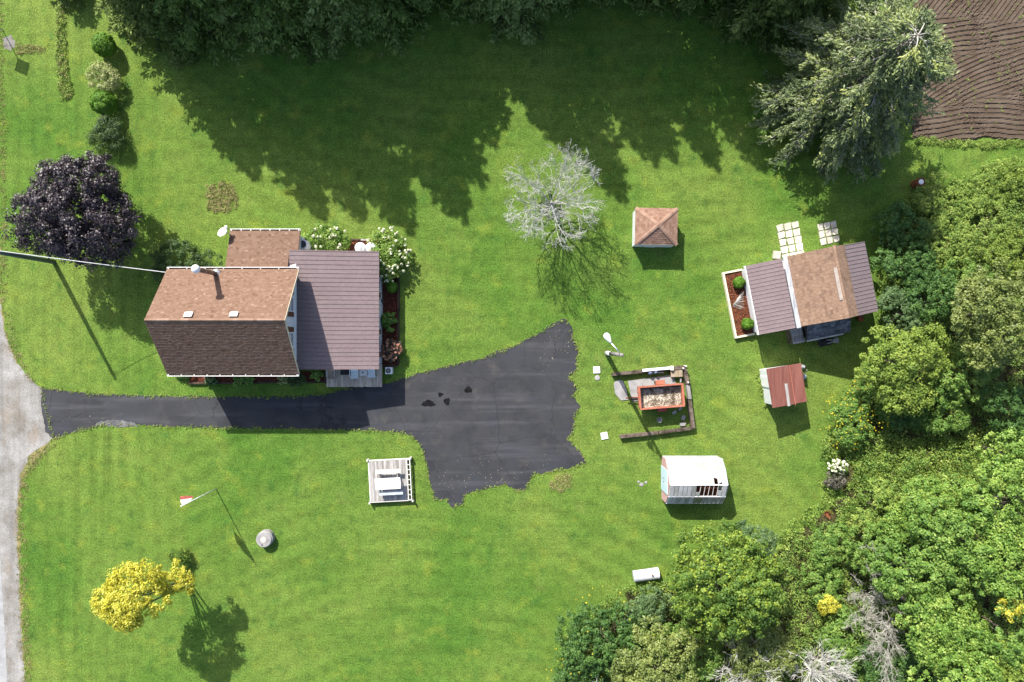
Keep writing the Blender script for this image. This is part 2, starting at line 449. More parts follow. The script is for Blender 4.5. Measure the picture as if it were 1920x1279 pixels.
# ------------------------------------------------------------------ mesh building
class MB:
    def __init__(self):
        self.v, self.f, self.t = [], [], []

    def add(self, vs, fs, tint=.5):
        o = len(self.v)
        self.v.extend(vs)
        self.f.extend([tuple(i + o for i in f) for f in fs])
        self.t.extend([tint] * len(fs))

    def box(self, c, s, rz=0.0, tint=.5, tilt=None):
        cx, cy, cz = c
        hx, hy, hz = s[0] / 2, s[1] / 2, s[2] / 2
        R = Matrix.Rotation(rz, 3, 'Z')
        if tilt is not None:
            R = R @ Matrix.Rotation(tilt[0], 3, 'X') @ Matrix.Rotation(tilt[1], 3, 'Y')
        vs = []
        for z in (-hz, hz):
            for x, y in ((-hx, -hy), (hx, -hy), (hx, hy), (-hx, hy)):
                p = R @ Vector((x, y, z))
                vs.append((p.x + cx, p.y + cy, p.z + cz))
        self.add(vs, [(3, 2, 1, 0), (4, 5, 6, 7), (0, 1, 5, 4), (1, 2, 6, 5), (2, 3, 7, 6), (3, 0, 4, 7)], tint)

    def hexa(self, b, t, tint=.5):
        """eight corners: four below, four above, same turning order (counter-clockwise from above)"""
        self.add(list(b) + list(t), [(3, 2, 1, 0), (4, 5, 6, 7), (0, 1, 5, 4), (1, 2, 6, 5), (2, 3, 7, 6), (3, 0, 4, 7)], tint)

    def prism(self, poly, z0, z1, tint=.5):
        n = len(poly)
        vs = [(x, y, z0) for x, y in poly] + [(x, y, z1) for x, y in poly]
        fs = [tuple(range(n - 1, -1, -1)), tuple(range(n, 2 * n))]
        fs += [(i, (i + 1) % n, n + (i + 1) % n, n + i) for i in range(n)]
        self.add(vs, fs, tint)

    def extrude(self, prof, axis_pts, tint=.5):
        """a closed profile given twice (two lists of 3D points) skinned into a solid"""
        a, b = prof, axis_pts
        n = len(a)
        self.add(list(a) + list(b), [tuple(range(n - 1, -1, -1)), tuple(range(n, 2 * n))] + [(i, (i + 1) % n, n + (i + 1) % n, n + i) for i in range(n)], tint)

    def sheet(self, pts, tint=.5):
        self.add([tuple(p) for p in pts], [tuple(range(len(pts)))], tint)

    def tube(self, pts, radii, n=6, tint=.5, caps=True):
        pts = [Vector(p) for p in pts]
        o = len(self.v)
        ref = None
        for i, p in enumerate(pts):
            d = (pts[min(i + 1, len(pts) - 1)] - pts[max(i - 1, 0)])
            if d.length < 1e-9:
                d = Vector((0, 0, 1))
            d.normalize()
            if ref is None:
                ref = Vector((1, 0, 0)) if abs(d.x) < .8 else Vector((0, 1, 0))
            u = (ref - d * ref.dot(d)).normalized()
            ref = u
            w = d.cross(u)
            r = radii[i] if hasattr(radii, '__len__') else radii
            for k in range(n):
                a = 2 * math.pi * k / n
                q = p + u * (math.cos(a) * r) + w * (math.sin(a) * r)
                self.v.append((q.x, q.y, q.z))
        m = len(pts)
        for i in range(m - 1):
            for k in range(n):
                self.f.append((o + i * n + k, o + i * n + (k + 1) % n, o + (i + 1) * n + (k + 1) % n, o + (i + 1) * n + k))
                self.t.append(tint)
        if caps:
            self.f.append(tuple(o + k for k in range(n - 1, -1, -1)))
            self.f.append(tuple(o + (m - 1) * n + k for k in range(n)))
            self.t.extend([tint, tint])

    def lathe(self, prof, c=(0, 0, 0), n=20, tint=.5):
        """profile of (radius, z) turned about a vertical axis"""
        o = len(self.v)
        for r, z in prof:
            for k in range(n):
                a = 2 * math.pi * k / n
                self.v.append((c[0] + r * math.cos(a), c[1] + r * math.sin(a), c[2] + z))
        for i in range(len(prof) - 1):
            for k in range(n):
                self.f.append((o + i * n + k, o + i * n + (k + 1) % n, o + (i + 1) * n + (k + 1) % n, o + (i + 1) * n + k))
                self.t.append(tint)
        self.f.append(tuple(o + k for k in range(n - 1, -1, -1)))
        self.f.append(tuple(o + (len(prof) - 1) * n + k for k in range(n)))
        self.t.extend([tint, tint])

    def mesh(self, name, mat, smooth=False):
        me = bpy.data.meshes.new(name)
        me.from_pydata(self.v, [], self.f)
        if mat is not None:
            me.materials.append(mat)
        a = me.attributes.new("tint", 'FLOAT', 'FACE')
        a.data.foreach_set("value", np.array(self.t, dtype=np.float32))
        if smooth:
            me.polygons.foreach_set("use_smooth", np.ones(len(self.f), dtype=bool))
        me.update()
        return me

    def build(self, name, mat, parent=None, smooth=False, kind=None, label=None):
        o = bpy.data.objects.new(name, self.mesh(name, mat, smooth))
        COL.objects.link(o)
        if parent is not None:
            o.parent = parent
        if kind:
            o["kind"] = kind
        if label:
            o["label"] = label
        return o


def thing(name, label, cat, loc=(0, 0, 0), rz=0.0, group=None):
    o = bpy.data.objects.new(name, None)
    o.empty_display_size = .3
    o.location = loc
    o.rotation_euler = (0, 0, rz)
    COL.objects.link(o)
    tag(o, label, cat, group)
    return o


def tag(o, label, cat, group=None):
    o["label"] = label
    o["category"] = cat
    if group:
        o["group"] = group
    return o


def piece(name, me, parent, loc, rz=0.0, scale=(1, 1, 1), rot=None):
    o = bpy.data.objects.new(name, me)
    o.location = loc
    o.rotation_euler = rot if rot is not None else (0, 0, rz)
    o.scale = scale
    COL.objects.link(o)
    if parent is not None:
        o.parent = parent
    return o


def copy_tree(o, parent=None):
    c = o.copy()
    COL.objects.link(c)
    c.parent = parent
    for ch in list(o.children):
        copy_tree(ch, c)
    return c


def quads_mesh(name, quads, tints, mat):
    """quads: (n,4,3) array -> one mesh of loose leaves"""
    n = len(quads)
    me = bpy.data.meshes.new(name)
    me.vertices.add(n * 4)
    me.vertices.foreach_set("co", quads.reshape(-1).astype(np.float32))
    me.loops.add(n * 4)
    me.loops.foreach_set("vertex_index", np.arange(n * 4, dtype=np.int32))
    me.polygons.add(n)
    me.polygons.foreach_set("loop_start", np.arange(0, n * 4, 4, dtype=np.int32))
    me.materials.append(mat)
    a = me.attributes.new("tint", 'FLOAT', 'FACE')
    a.data.foreach_set("value", np.clip(tints, 0, 1).astype(np.float32))
    me.update(calc_edges=True)
    return me


def unit(a):
    return a / np.maximum(np.linalg.norm(a, axis=-1, keepdims=True), 1e-9)


def leaves(c, nrm, ln, wd, rng, direction=None):
    """one diamond leaf per centre"""
    n = len(c)
    nrm = unit(nrm)
    t = rng.normal(size=(n, 3)) if direction is None else direction + rng.normal(size=(n, 3)) * .25
    t = unit(t - nrm * np.sum(t * nrm, axis=1, keepdims=True))
    b = np.cross(nrm, t)
    s = rng.uniform(.7, 1.3, (n, 1))
    L, W = ln * s / 2, wd * s / 2
    return np.stack([c - t * L, c + b * W - t * L * .1, c + t * L, c - b * W - t * L * .1], axis=1)


def dirs(n, rng, zmin=-1.0):
    z = rng.uniform(zmin, 1, n)
    a = rng.uniform(0, 2 * math.pi, n)
    r = np.sqrt(1 - z * z)
    return np.stack([r * np.cos(a), r * np.sin(a), z], 1)


def crown(c, rad, ncl, per, leaf, rng, clump=.30, zmin=-.45, inner=.2, up=.35, lean=0.0, aspect=.62, flat=.8, lobes=0, cabs=0, lobez=-.05):
    """leaf clumps spread over an uneven ellipsoid, or over several overlapping lobes; returns quads, tints, clump centres"""
    rad = np.array(rad)
    c = np.array(c)
    mr = rad.mean()
    if lobes:
        ld = dirs(lobes, rng, lobez)
        ld[0] = (0.1, 0.1, .99)
        lc = ld * rad * rng.uniform(.45, .68, (lobes, 1))
        lr = rng.uniform(.30, .50, lobes)
        lc[0] = (0, 0, rad[2] * .30)
        lr[0] = .58
        own = rng.integers(0, lobes, ncl * 3)
        d0 = dirs(ncl * 3, rng, -.55)
        ok = np.sum(d0 * ld[own], 1) > -.25
        own, d = own[ok][:ncl], d0[ok][:ncl]
        ncl = len(own)
        cc = c + lc[own] + d * rad * (lr[own] * rng.uniform(.75, 1.0, ncl))[:, None]
        ltint = rng.uniform(-.18, .18, lobes)[own]
        cr = mr * clump * .74 * rng.uniform(.45, 1.25, ncl)
    else:
        d = dirs(ncl, rng, zmin)
        ph = rng.uniform(0, 6.28, 6)
        lump = .88 + .11 * np.sin(3 * np.arctan2(d[:, 1], d[:, 0]) + ph[0]) + .08 * np.sin(5 * np.arctan2(d[:, 1], d[:, 0]) + 3 * d[:, 2] + ph[1])
        rr = lump * rng.uniform(.78, 1.0, ncl)
        ins = rng.random(ncl) < inner
        rr = np.where(ins, rr * rng.uniform(.35, .75, ncl), rr)
        cc = c + d * rad * rr[:, None]
        ltint = np.zeros(ncl)
        cr = mr * clump * rng.uniform(.6, 1.3, ncl)
    if cabs:
        cr = cabs * rng.uniform(.55, 1.35, ncl)
    ctint = rng.uniform(.1, .85, ncl) + ltint
    idx = np.repeat(np.arange(ncl), per)
    n = len(idx)
    q = dirs(n, rng, -.7)
    r = rng.uniform(.45, 1.05, n) * cr[idx]
    off = q * r[:, None]
    off[:, 2] *= flat
    pt = cc[idx] + off
    nrm = q * .95 + d[idx] * .25 + rng.normal(size=(n, 3)) * .42 + np.array([0, 0, up])
    pt[:, 2] = np.maximum(pt[:, 2], .05 + rng.random(n) * .1)
    qd = leaves(pt, nrm, leaf, leaf * aspect, rng)
    tint = ctint[idx] * .6 + rng.uniform(0, .5, n) - .05
    return qd, tint, cc


def trunk_mb(base, top, r0, limbs, rng, nl=7):
    mb = MB()
    b, t = Vector(base), Vector(top)
    mid = b.lerp(t, .5) + Vector((rng.normal() * .1, rng.normal() * .1, 0))
    mb.tube([b - Vector((0, 0, .15)), b + Vector((0, 0, .15)), mid, t], [r0 * 1.5, r0 * 1.1, r0 * .8, r0 * .35], 8)
    for c in limbs:
        c = Vector(c)
        s = b.lerp(t, rng.uniform(.3, .8))
        c = s.lerp(c, .8)
        mb.tube([s, s.lerp(c, .5) - Vector((0, 0, .05 * (c - s).length)), c], [r0 * .32, r0 * .18, r0 * .05], 5)
    return mb


def broad(name, label, cat, c, rad, mat, ncl, per, leaf, seed, group=None, base=None, clump=.30, zmin=-.45, r0=.16, nl=9, bark='bark', extra=None, up=.35, inner=.2, aspect=.62, crown_name='crown', flat=.8, lobes=0, cabs=0, lobez=-.05):
    rng = np.random.default_rng(seed)
    bx, by = base if base is not None else (c[0], c[1])
    t = thing(name, label, cat, (bx, by, 0), 0, group)
    cl = (c[0] - bx, c[1] - by, c[2])
    qd, tn, cc = crown(cl, rad, ncl, per, leaf, rng, clump, zmin, inner, up, aspect=aspect, flat=flat, lobes=lobes, cabs=cabs, lobez=lobez)
    o = bpy.data.objects.new(crown_name, quads_mesh(crown_name, qd, tn, M[mat]))
    COL.objects.link(o)
    o.parent = t
    if r0:
        pick = cc[rng.choice(len(cc), min(nl, len(cc)), replace=False)]
        trunk_mb((0, 0, 0), (cl[0], cl[1], cl[2] + rad[2] * .1), r0, pick, rng).build('trunk' if r0 > .09 else 'stem', M[bark], t)
    if extra:
        extra(t, cl, rad, rng, cc)
    return t


def at(px, py, rpx, z):
    """crown centre and radius from where it lies in the picture, for a crown centred z metres up"""
    x, y = P(px, py, z)
    return (x, y, z), rpx * .04 * (H - z) / H


# ------------------------------------------------------------------ the setting
def jag(poly, amp, step, seed, closed=True):
    rng = random.Random(seed)
    out = []
    n = len(poly)
    for i in range(n if closed else n - 1):
        a, b = Vector(poly[i]), Vector(poly[(i + 1) % n])
        d = b - a
        k = max(1, int(d.length / step))
        nn = Vector((-d.y, d.x)).normalized() if d.length > 0 else Vector((0, 0))
        for j in range(k):
            p = a + d * (j / k)
            w = (rng.random() - .5) * 2 * amp
            out.append((p.x + nn.x * w, p.y + nn.y * w))
    if not closed:
        out.append(tuple(poly[-1]))
    return out


def flat_area(name, pix, z, mat, amp=0.0, step=.25, seed=1):
    poly = [P(x, y) for x, y in pix]
    if amp:
        poly = jag(poly, amp, step, seed)
    if sum(poly[i][0] * poly[(i + 1) % len(poly)][1] - poly[(i + 1) % len(poly)][0] * poly[i][1] for i in range(len(poly))) < 0:
        poly.reverse()
    mb = MB()
    mb.sheet([(x, y, z) for x, y in poly])
    o = mb.build(name, mat)
    o["kind"] = "structure"
    return o


g = MB()
g.sheet([(-400, -400, 0), (400, -400, 0), (400, 400, 0), (-400, 400, 0)])
g.build("lawn", M['lawn'], kind="structure")

flat_area("road_verge", [(-300, -400), (-20, -400), (1, 556), (15, 640), (40, 698), (72, 735), (90, 740), (90, 812), (104, 826), (66, 858), (45, 890), (36, 960), (38, 1050), (42, 1150), (52, 1700), (-300, 1700)], .004, M['verge'], .16, .2, 3)
flat_area("gravel_road", [(-260, -400), (-40, -400), (-3, 548), (10, 630), (30, 680), (60, 712), (80, 730), (180, 760), (150, 806), (100, 822), (60, 850), (40, 885), (32, 950), (34, 1050), (38, 1150), (46, 1279), (60, 1700), (-260, 1700)], .008, M['gravel'], .07, .2, 4)
flat_area("paved_lane", [(-240, 800), (-14, 800), (-2, 1000), (4, 1100), (10, 1200), (14, 1285), (24, 1700), (-240, 1700)], .012, M['roadpave'], .02, .3, 5)
flat_area("driveway", [(78, 727), (130, 734), (180, 739), (330, 743), (460, 744), (560, 743), (608, 740), (650, 728), (690, 726), (735, 718), (755, 709), (800, 696), (830, 688), (880, 676), (905, 672), (930, 659), (962, 650), (985, 637), (1010, 625), (1040, 604), (1060, 597),
                         (1072, 615), (1077, 640), (1084, 655), (1081, 695), (1068, 706), (1083, 730), (1073, 740), (1088, 762), (1075, 785), (1078, 803), (1065, 825), (1084, 842), (1099, 866), (1078, 876), (1030, 885), (1000, 890), (985, 917), (970, 919), (945, 908), (900, 920), (874, 925), (868, 943), (848, 953), (836, 935), (815, 938), (808, 915), (802, 880), (795, 852), (785, 830), (770, 816), (740, 809), (640, 806), (440, 803), (330, 800), (240, 796), (196, 797), (150, 807), (100, 822), (85, 810), (78, 765)], .016, M['asphalt'], .06, .14, 6)
for i, (x, y, rx, ry) in enumerate([(803, 757, 13, 6), (826, 740, 5, 4), (838, 753, 6, 6.5), (878, 731, 7, 6)]):
    pts = []
    for k in range(22):
        a = 2 * math.pi * k / 22
        w = .9 + .16 * math.sin(3 * a + 2 * i) + .08 * math.sin(7 * a + i) + .22 * random.random()
        pts.append((x + rx * w * math.cos(a), y + ry * w * math.sin(a)))
    flat_area("oil_stain", pts, .020, surf("oil_stain_black", (.008, .008, .009), (.014, .014, .015), 3, .95, .02) if i == 0 else bpy.data.materials["oil_stain_black"])
flat_area("concrete_apron", [(178, 797), (186, 790), (215, 787), (245, 790), (262, 799), (225, 801)], .020, surf('worn_apron', (.06, .06, .062), (.16, .16, .16), 1.6, .9), .06, .15, 8)
flat_area("gravel_patch", [(5, 72), (18, 66), (30, 78), (22, 94), (8, 92)], .004, M['gravel'], .1, .12, 10)
flat_area("woodland_floor", [(1590, 800), (1625, 725), (1665, 650), (1672, 440), (1730, 380), (1860, 350), (2300, 350), (2300, 1700), (1085, 1700), (1075, 1290), (1080, 1210), (1110, 1160), (1200, 1110), (1262, 1105), (1285, 1060), (1440, 1040), (1520, 990), (1575, 940), (1580, 860)], .004, M['forest'], .6, .3, 12)


# ploughed field: real furrows
def field():
    nx, ny = 260, 300
    X = np.linspace(30.0, 50.0, nx)
    Y = np.linspace(14.8, 38.0, ny)
    gx, gy = np.meshgrid(X, Y)
    rng = np.random.default_rng(5)
    edge = 14.95 + .12 * np.sin(gx * 1.1) + .1 * np.sin(gx * 2.7)
    wob = .05 * np.sin(gx * .9 + gy * .3) + .03 * np.sin(gx * 2.3 - gy)
    low = gy - .055 * (gx - 32) - .35 * np.sin((gx - 30) * .35) + wob               # long near-level rows
    t = np.clip((gy - 17.2 - .22 * (gx - 33)) / .9, 0, 1)
    fan = gy - .62 * (gx - 32) + .03 * (gx - 32) ** 2 + wob                         # slanting rows
    t2 = np.clip((gy - 21.0 - .1 * (gx - 34)) / .9, 0, 1)
    upp = gy - .16 * (gx - 32) + wob
    t3 = np.clip((gy - 23.6 + .1 * (gx - 36)) / .8, 0, 1)
    cor = .72 * gy - .9 * gx + wob
    per = .375
    def fur(ph):
        s = (ph / per) % 1.0
        g_ = np.minimum(s, 1 - s)
        return -.058 * np.exp(-(g_ / .10) ** 2) + .02 * np.sin(2 * np.pi * s)
    h = fur(low)
    h = h * (1 - t) + fur(fan) * t
    h = h * (1 - t2) + fur(upp) * t2
    h = h * (1 - t3) + fur(cor) * t3
    h = h + rng.normal(size=h.shape) * .013 * (1 + np.sin(gx * 1.3 + gy * .8))
    z = .10 + h
    z = np.where(gy < edge + .15, -.03, z)
    vs = np.stack([gx, gy, z], -1).reshape(-1, 3)
    i = np.arange((ny - 1) * nx).reshape(ny - 1, nx)[:, :-1].reshape(-1)
    fs = np.stack([i, i + 1, i + nx + 1, i + nx], 1)
    me = bpy.data.meshes.new("ploughed_field")
    me.from_pydata(vs.tolist(), [], fs.tolist())
    me.materials.append(M['soil'])
    o = bpy.data.objects.new("ploughed_field", me)
    o["kind"] = "structure"
    COL.objects.link(o)


field()


# ------------------------------------------------------------------ roofs
def shingles(name, mat, parent, A, u, Lu, v, Lv, course=.135, tab=.20, seed=1, clip=None, lift=.004, gap=.006):
    """courses of overlapping tabs on a slope; A = eave corner, u along the eave, v up the slope"""
    rng = random.Random(seed)
    A, u, v = Vector(A), Vector(u).normalized(), Vector(v).normalized()
    n = u.cross(v).normalized()
    if n.z < 0:
        n = -n
    mb = MB()
    k = int(math.ceil(Lv / course))
    for i in range(k):
        v0, v1 = i * course, min(Lv, (i + 1) * course + .02)
        x = -rng.random() * tab
        band = rng.uniform(-.06, .06)
        while x < Lu:
            w = tab * rng.uniform(.75, 1.2)
            a, b = max(0, x), min(Lu, x + w - gap)
            x += w
            if b - a < .02:
                continue
            if clip:
                a, b = clip(a, b, v0 + course * .5)
                if b - a < .02:
                    continue
            h0 = .020 + rng.random() * .008
            p = [A + u * a + v * v0 + n * h0, A + u * b + v * v0 + n * h0, A + u * b + v * v1 + n * lift, A + u * a + v * v1 + n * lift,
                 A + u * a + v * v0 + n * .001, A + u * b + v * v0 + n * .001]
            mb.add([tuple(q) for q in p], [(0, 1, 2, 3), (4, 5, 1, 0)], min(1, max(0, rng.gauss(.48, .16) + band)))
    return mb.build(name, mat, parent, kind="stuff")


def slope_board(name, mat, parent, a, b, c, d, th=.12):
    """roof slab: four top corners (counter-clockwise seen from above), thickness down"""
    mb = MB()
    mb.hexa([(p[0], p[1], p[2] - th) for p in (a, b, c, d)], [a, b, c, d])
    return mb.build(name, mat, parent)


def panel_mesh(L, W, nr=3, rib=.03):
    """one sheet of ribbed roofing, slope along +x from the low eave, width along y"""
    mb = MB()
    prof = []
    for i in range(nr):
        y = W * i / nr
        prof += [(y, 0), (y + .012, rib), (y + .042, rib), (y + .055, 0)]
    prof.append((W - .003, 0))
    n = len(prof)
    vs = [(0, y, z) for y, z in prof] + [(L, y, z) for y, z in prof]
    fs = [(i, n + i, n + i + 1, i + 1) for i in range(n - 1)]
    mb.add(vs, fs)
    # front lip
    mb.add([(0, 0, -.03), (0, W - .003, -.03), (0, W - .003, 0), (0, 0, 0)], [(0, 1, 2, 3)])
    return mb.mesh("roof_panel", M['metalroof'])


def ribbed_roof(parent, x_low, z_low, x_high, z_high, y0, y1, npan):
    L = math.hypot(x_high - x_low, z_high - z_low)
    W = (y1 - y0) / npan
    me = panel_mesh(L, W)
    ang = math.atan2(z_high - z_low, abs(x_high - x_low))
    for i in range(npan):
        if x_high > x_low:
            piece("roof_panel", me, parent, (x_low, y0 + i * W, z_low), rot=(0, -ang, 0))
        else:
            piece("roof_panel", me, parent, (x_low, y1 - i * W, z_low), rot=(0, -ang, math.pi))


def gutter(parent, x0, x1, y, z, side=1, n=7):
    mb = MB()
    w = .13
    y0, y1 = (y, y + w) if side > 0 else (y - w, y)
    front = y1 if side > 0 else y0
    mb.box(((x0 + x1) / 2, front, z - .04), (x1 - x0, .045, .13))
    mb.box(((x0 + x1) / 2, (y0 + y1) / 2, z - .10), (x1 - x0 - .01, w - .05, .02))
    for e in (x0, x1):
        mb.box((e, (y0 + y1) / 2, z - .04), (.03, w - .048, .12))
    o = mb.build("gutter", M['gutter'], parent)
    inn = MB()
    inn.box(((x0 + x1) / 2, (y0 + y1) / 2, z - .08), (x1 - x0 - .06, w - .06, .02))
    inn.build("gutter_litter", M['gutterin'], o)
    me = MB()
    me.box((0, 0, 0), (.05, w, .02))
    me = me.mesh("hanger", M['gutter'])
    for i in range(n):
        piece("hanger", me, o, (x0 + .1 + (x1 - x0 - .2) * i / (n - 1), (y0 + y1) / 2, z + .02))
    return o


def window(parent, c, w, h, facing, shutters=False):
    """window on a wall that faces +x or -y ...; c = centre of the opening on the wall face, facing = unit 2D normal"""
    n = Vector((facing[0], facing[1], 0))
    s = Vector((-n.y, n.x, 0))
    C = Vector(c)
    rz = math.atan2(s.y, s.x)
    f = MB()
    for a, b, ww, hh in ((0, h / 2, w + .12, .08), (0, -h / 2, w + .16, .10), (-w / 2, 0, .08, h - .09), (w / 2, 0, .08, h - .09), (0, 0, w - .082, .06)):
        q = C + s * a + n * .03
        f.box((q.x, q.y, q.z + b), (ww, .07, hh), rz)
    fr = f.build("window", M['whitepaint'], parent)
    for b in (-1, 1):
        g_ = MB()
        q = C + n * .012
        g_.box((q.x, q.y, q.z + b * h / 4), (w - .08, .02, h / 2 - .10), rz)
        g_.build("pane", M['glass'], fr)
    if shutters:
        for sd in (-1, 1):
            q = C + s * sd * (w / 2 + .28) + n * .03
            b_ = MB()
            b_.box((q.x, q.y, q.z), (.36, .05, h + .1), rz)
            for k in range(9):
                b_.box((q.x + n.x * .028, q.y + n.y * .028, q.z - h / 2 + .12 + k * (h - .2) / 8), (.28, .02, .05), rz)
            b_.build("shutter", M['shutter'], parent)


# ------------------------------------------------------------------ house
HO = (-19.4, 1.3)
house = thing("house", "white farmhouse with tan shingle gable roof and mauve metal roof wing beside the driveway", "house", (HO[0], HO[1], 0))


def hl(x, y, z):
    return (x - HO[0], y - HO[1], z)


def hpts(*pp):
    return [hl(*p) for p in pp]


XL, XR, YB, YT, YM = -23.35, -15.14, -1.95, 4.62, 1.336
mb = MB()
sec = [(YB, 0), (YT, 0), (YT, 4.25), (YM, 6.93), (YB, 4.25)]
mb.extrude([hl(XR, y, z) for y, z in sec][::-1], [hl(XL, y, z) for y, z in sec][::-1])
mb.build("wall", M['white'], house)
# clapboard courses on the gable wall
mb = MB()
z = .35
while z < 6.6:
    w0 = YB + max(0, (z - 4.25)) * (YM - YB) / 2.68 + .02
    w1 = YT - max(0, (z - 4.25)) * (YT - YM) / 2.68 - .02
    mb.hexa(hpts((XR, w0, z), (XR + .028, w0, z), (XR + .028, w1, z), (XR, w1, z)), hpts((XR, w0, z + .2), (XR + .006, w0, z + .2), (XR + .006, w1, z + .2), (XR, w1, z + .2)))
    z += .205
mb.build("clapboard", M['white'], house, kind="stuff")
RX0, RX1 = -23.75, -14.69
ridge, eT, eB = (YM, 7.14), (4.94, 4.20), (-2.27, 4.20)
rf = slope_board("roof", M['roofdeck'], house, hl(RX0, YM, 7.12), hl(RX1, YM, 7.12), hl(RX1, eT[0], eT[1]), hl(RX0, eT[0], eT[1]))
rb = slope_board("roof", M['roofdeck'], house, hl(RX0, eB[0], eB[1]), hl(RX1, eB[0], eB[1]), hl(RX1, YM, 7.115), hl(RX0, YM, 7.115))
Lv = math.hypot(eT[0] - YM, 7.12 - 4.2)
shingles("shingles", M['shingle'], rf, hl(RX1, eT[0], eT[1]), (-1, 0, 0), RX1 - RX0, (0, YM - eT[0], 2.92), Lv, seed=11)
shingles("shingles", M['shingle'], rb, hl(RX0, eB[0], eB[1]), (1, 0, 0), RX1 - RX0, (0, YM - eB[0], 2.915), Lv, seed=12)
cap_ = MB()
x = RX0
while x < RX1 - .05:
    w = min(.28, RX1 - x)
    tt = random.uniform(.5, 1)
    cap_.add(hpts((x, YM - .13, 7.045), (x + w, YM - .13, 7.035), (x + w, YM, 7.165), (x, YM, 7.175), (x, YM + .13, 7.045), (x + w, YM + .13, 7.035)), [(0, 1, 2, 3), (3, 2, 5, 4)], tt)
    x += .26
cap_.build("ridge_cap", M['shingle'], house, kind="stuff")
for yy, zz, xx in (((eT[0], YM), (4.2, 7.12), RX1 + .012), ((eB[0], YM), (4.2, 7.12), RX1 + .012)):
    mb = MB()
    mb.hexa(hpts((xx - .01, yy[0], zz[0] - .2), (xx + .012, yy[0], zz[0] - .2), (xx + .012, yy[1], zz[1] - .2), (xx - .01, yy[1], zz[1] - .2)), hpts((xx - .01, yy[0], zz[0] + .02), (xx + .012, yy[0], zz[0] + .02), (xx + .012, yy[1], zz[1] + .02), (xx - .01, yy[1], zz[1] + .02)))
    mb.build("bargeboard", M['cream'], house)
gutter(house, RX0 - HO[0], RX1 - HO[0], eT[0] - HO[1] + .01, 4.18, 1, 8)
gutter(house, RX0 - HO[0], RX1 - HO[0], eB[0] - HO[1] - .01, 4.18, -1, 11)
for py, w in ((570, 1.0), (637, 1.0)):
    yy = P(553, py, 4.8)[1]
    window(house, hl(XR, yy, 4.65), .95, 1.35, (1, 0), False)
for py in (546.5, 588.5, 618.5, 660):
    yy = P(553, py, 4.7)[1]
    mb = MB()
    mb.box(hl(XR + .03, yy, 4.65), (.05, .40, 1.40))
    for k in range(9):
        mb.box(hl(XR + .058, yy, 4.1 + k * .14), (.02, .30, .06))
    mb.build("shutter", M['shutter'], house)
# flue pipe, roof vents
fx, fy = -20.28, 4.62
zr = 4.2 + (4.94 - fy) * .81
mb = MB()
mb.tube(hpts((fx, fy, zr - .3), (fx, fy, 6.0), (fx, fy, 7.25)), .16, 14)
fl = mb.build("flue_pipe", M['flue'], house, True)
mb = MB()
mb.lathe([(.36, 0), (.30, .10), (.17, .24)], hl(fx, fy, zr - .12), 16)
mb.build("flashing", M['steel'], fl, True)
for zz in (5.3, 6.2):
    mb = MB()
    mb.lathe([(.168, 0), (.172, .03), (.168, .06)], hl(fx, fy, zz), 14)
    mb.build("pipe_band", M['steel'], fl)
mb = MB()
mb.lathe([(.05, 0), (.20, .04), (.27, .14), (.28, .24), (.23, .36), (.12, .45), (.02, .47)], hl(fx, fy, 7.22), 18)
mb.build("flue_cap", M['whitepaint'], fl, True)
for vx, vy in ((354, 589), (439, 588.5)):
    x, y = P(vx, vy, 6.85)
    z = 7.12 - (y - YM) * .81
    t = math.atan(-.81)
    mb = MB()
    mb.box(hl(x, y, z + .06), (.46, .34, .10), 0, tilt=(t, 0))
    mb.box(hl(x + .0, y - .03, z + .15), (.54, .40, .06), 0, tilt=(t, 0))
    mb.build("roof_vent", M['steel'], house)

# mauve metal wing
AX0, AX1, AY0, AY1 = -15.62, -9.47, -1.98, 6.36
mb = MB()
mb.box(hl((XR - .3 + -9.72) / 2 + .17, (AY0 + .32 + 6.2) / 2, 1.25), (-9.72 - XR - .04, 6.2 - AY0 - .32, 2.5))
mb.build("wing_wall", M['white'], house)
slope_board("wing_roof", M['metaltrim'], house, hl(-15.12, AY0 + .02, 3.26), hl(AX1 - .02, AY0 + .02, 2.56), hl(AX1 - .02, AY1 - .02, 2.56), hl(-15.12, AY1 - .02, 3.26), .16)
slope_board("wing_roof", M['metaltrim'], house, hl(AX0, 4.66, 3.315), hl(-15.125, 4.66, 3.258), hl(-15.125, AY1 - .02, 3.258), hl(AX0, AY1 - .02, 3.315), .10)
WLd, nP = AY1 - AY0, 9
pan = panel_mesh(math.hypot(AX1 + 15.13, .70), WLd / nP)
panS = panel_mesh(math.hypot(AX1 - AX0, .76), WLd / nP)
a_ = math.atan2(.70, AX1 + 15.13)
for i in range(nP):
    y_hi = AY1 - i * WLd / nP
    full = (y_hi - WLd / nP) > 4.6
    # low eave is at AX1, slope rises towards -x
    piece("roof_panel", panS if full else pan, house, hl(AX1, y_hi, 2.585), rot=(0, -a_, math.pi))
for yy in (AY0 - .012, AY1 + .012):
    s0 = (-15.12 if yy < 0 else AX0)
    mb = MB()
    mb.hexa(hpts((s0, yy - .02, 3.12), (AX1, yy - .02, 2.42), (AX1, yy + .02, 2.42), (s0, yy + .02, 3.12)), hpts((s0, yy - .02, 3.33), (AX1, yy - .02, 2.62), (AX1, yy + .02, 2.62), (s0, yy + .02, 3.33)))
    mb.build("wing_trim", M['metaltrim'], house)
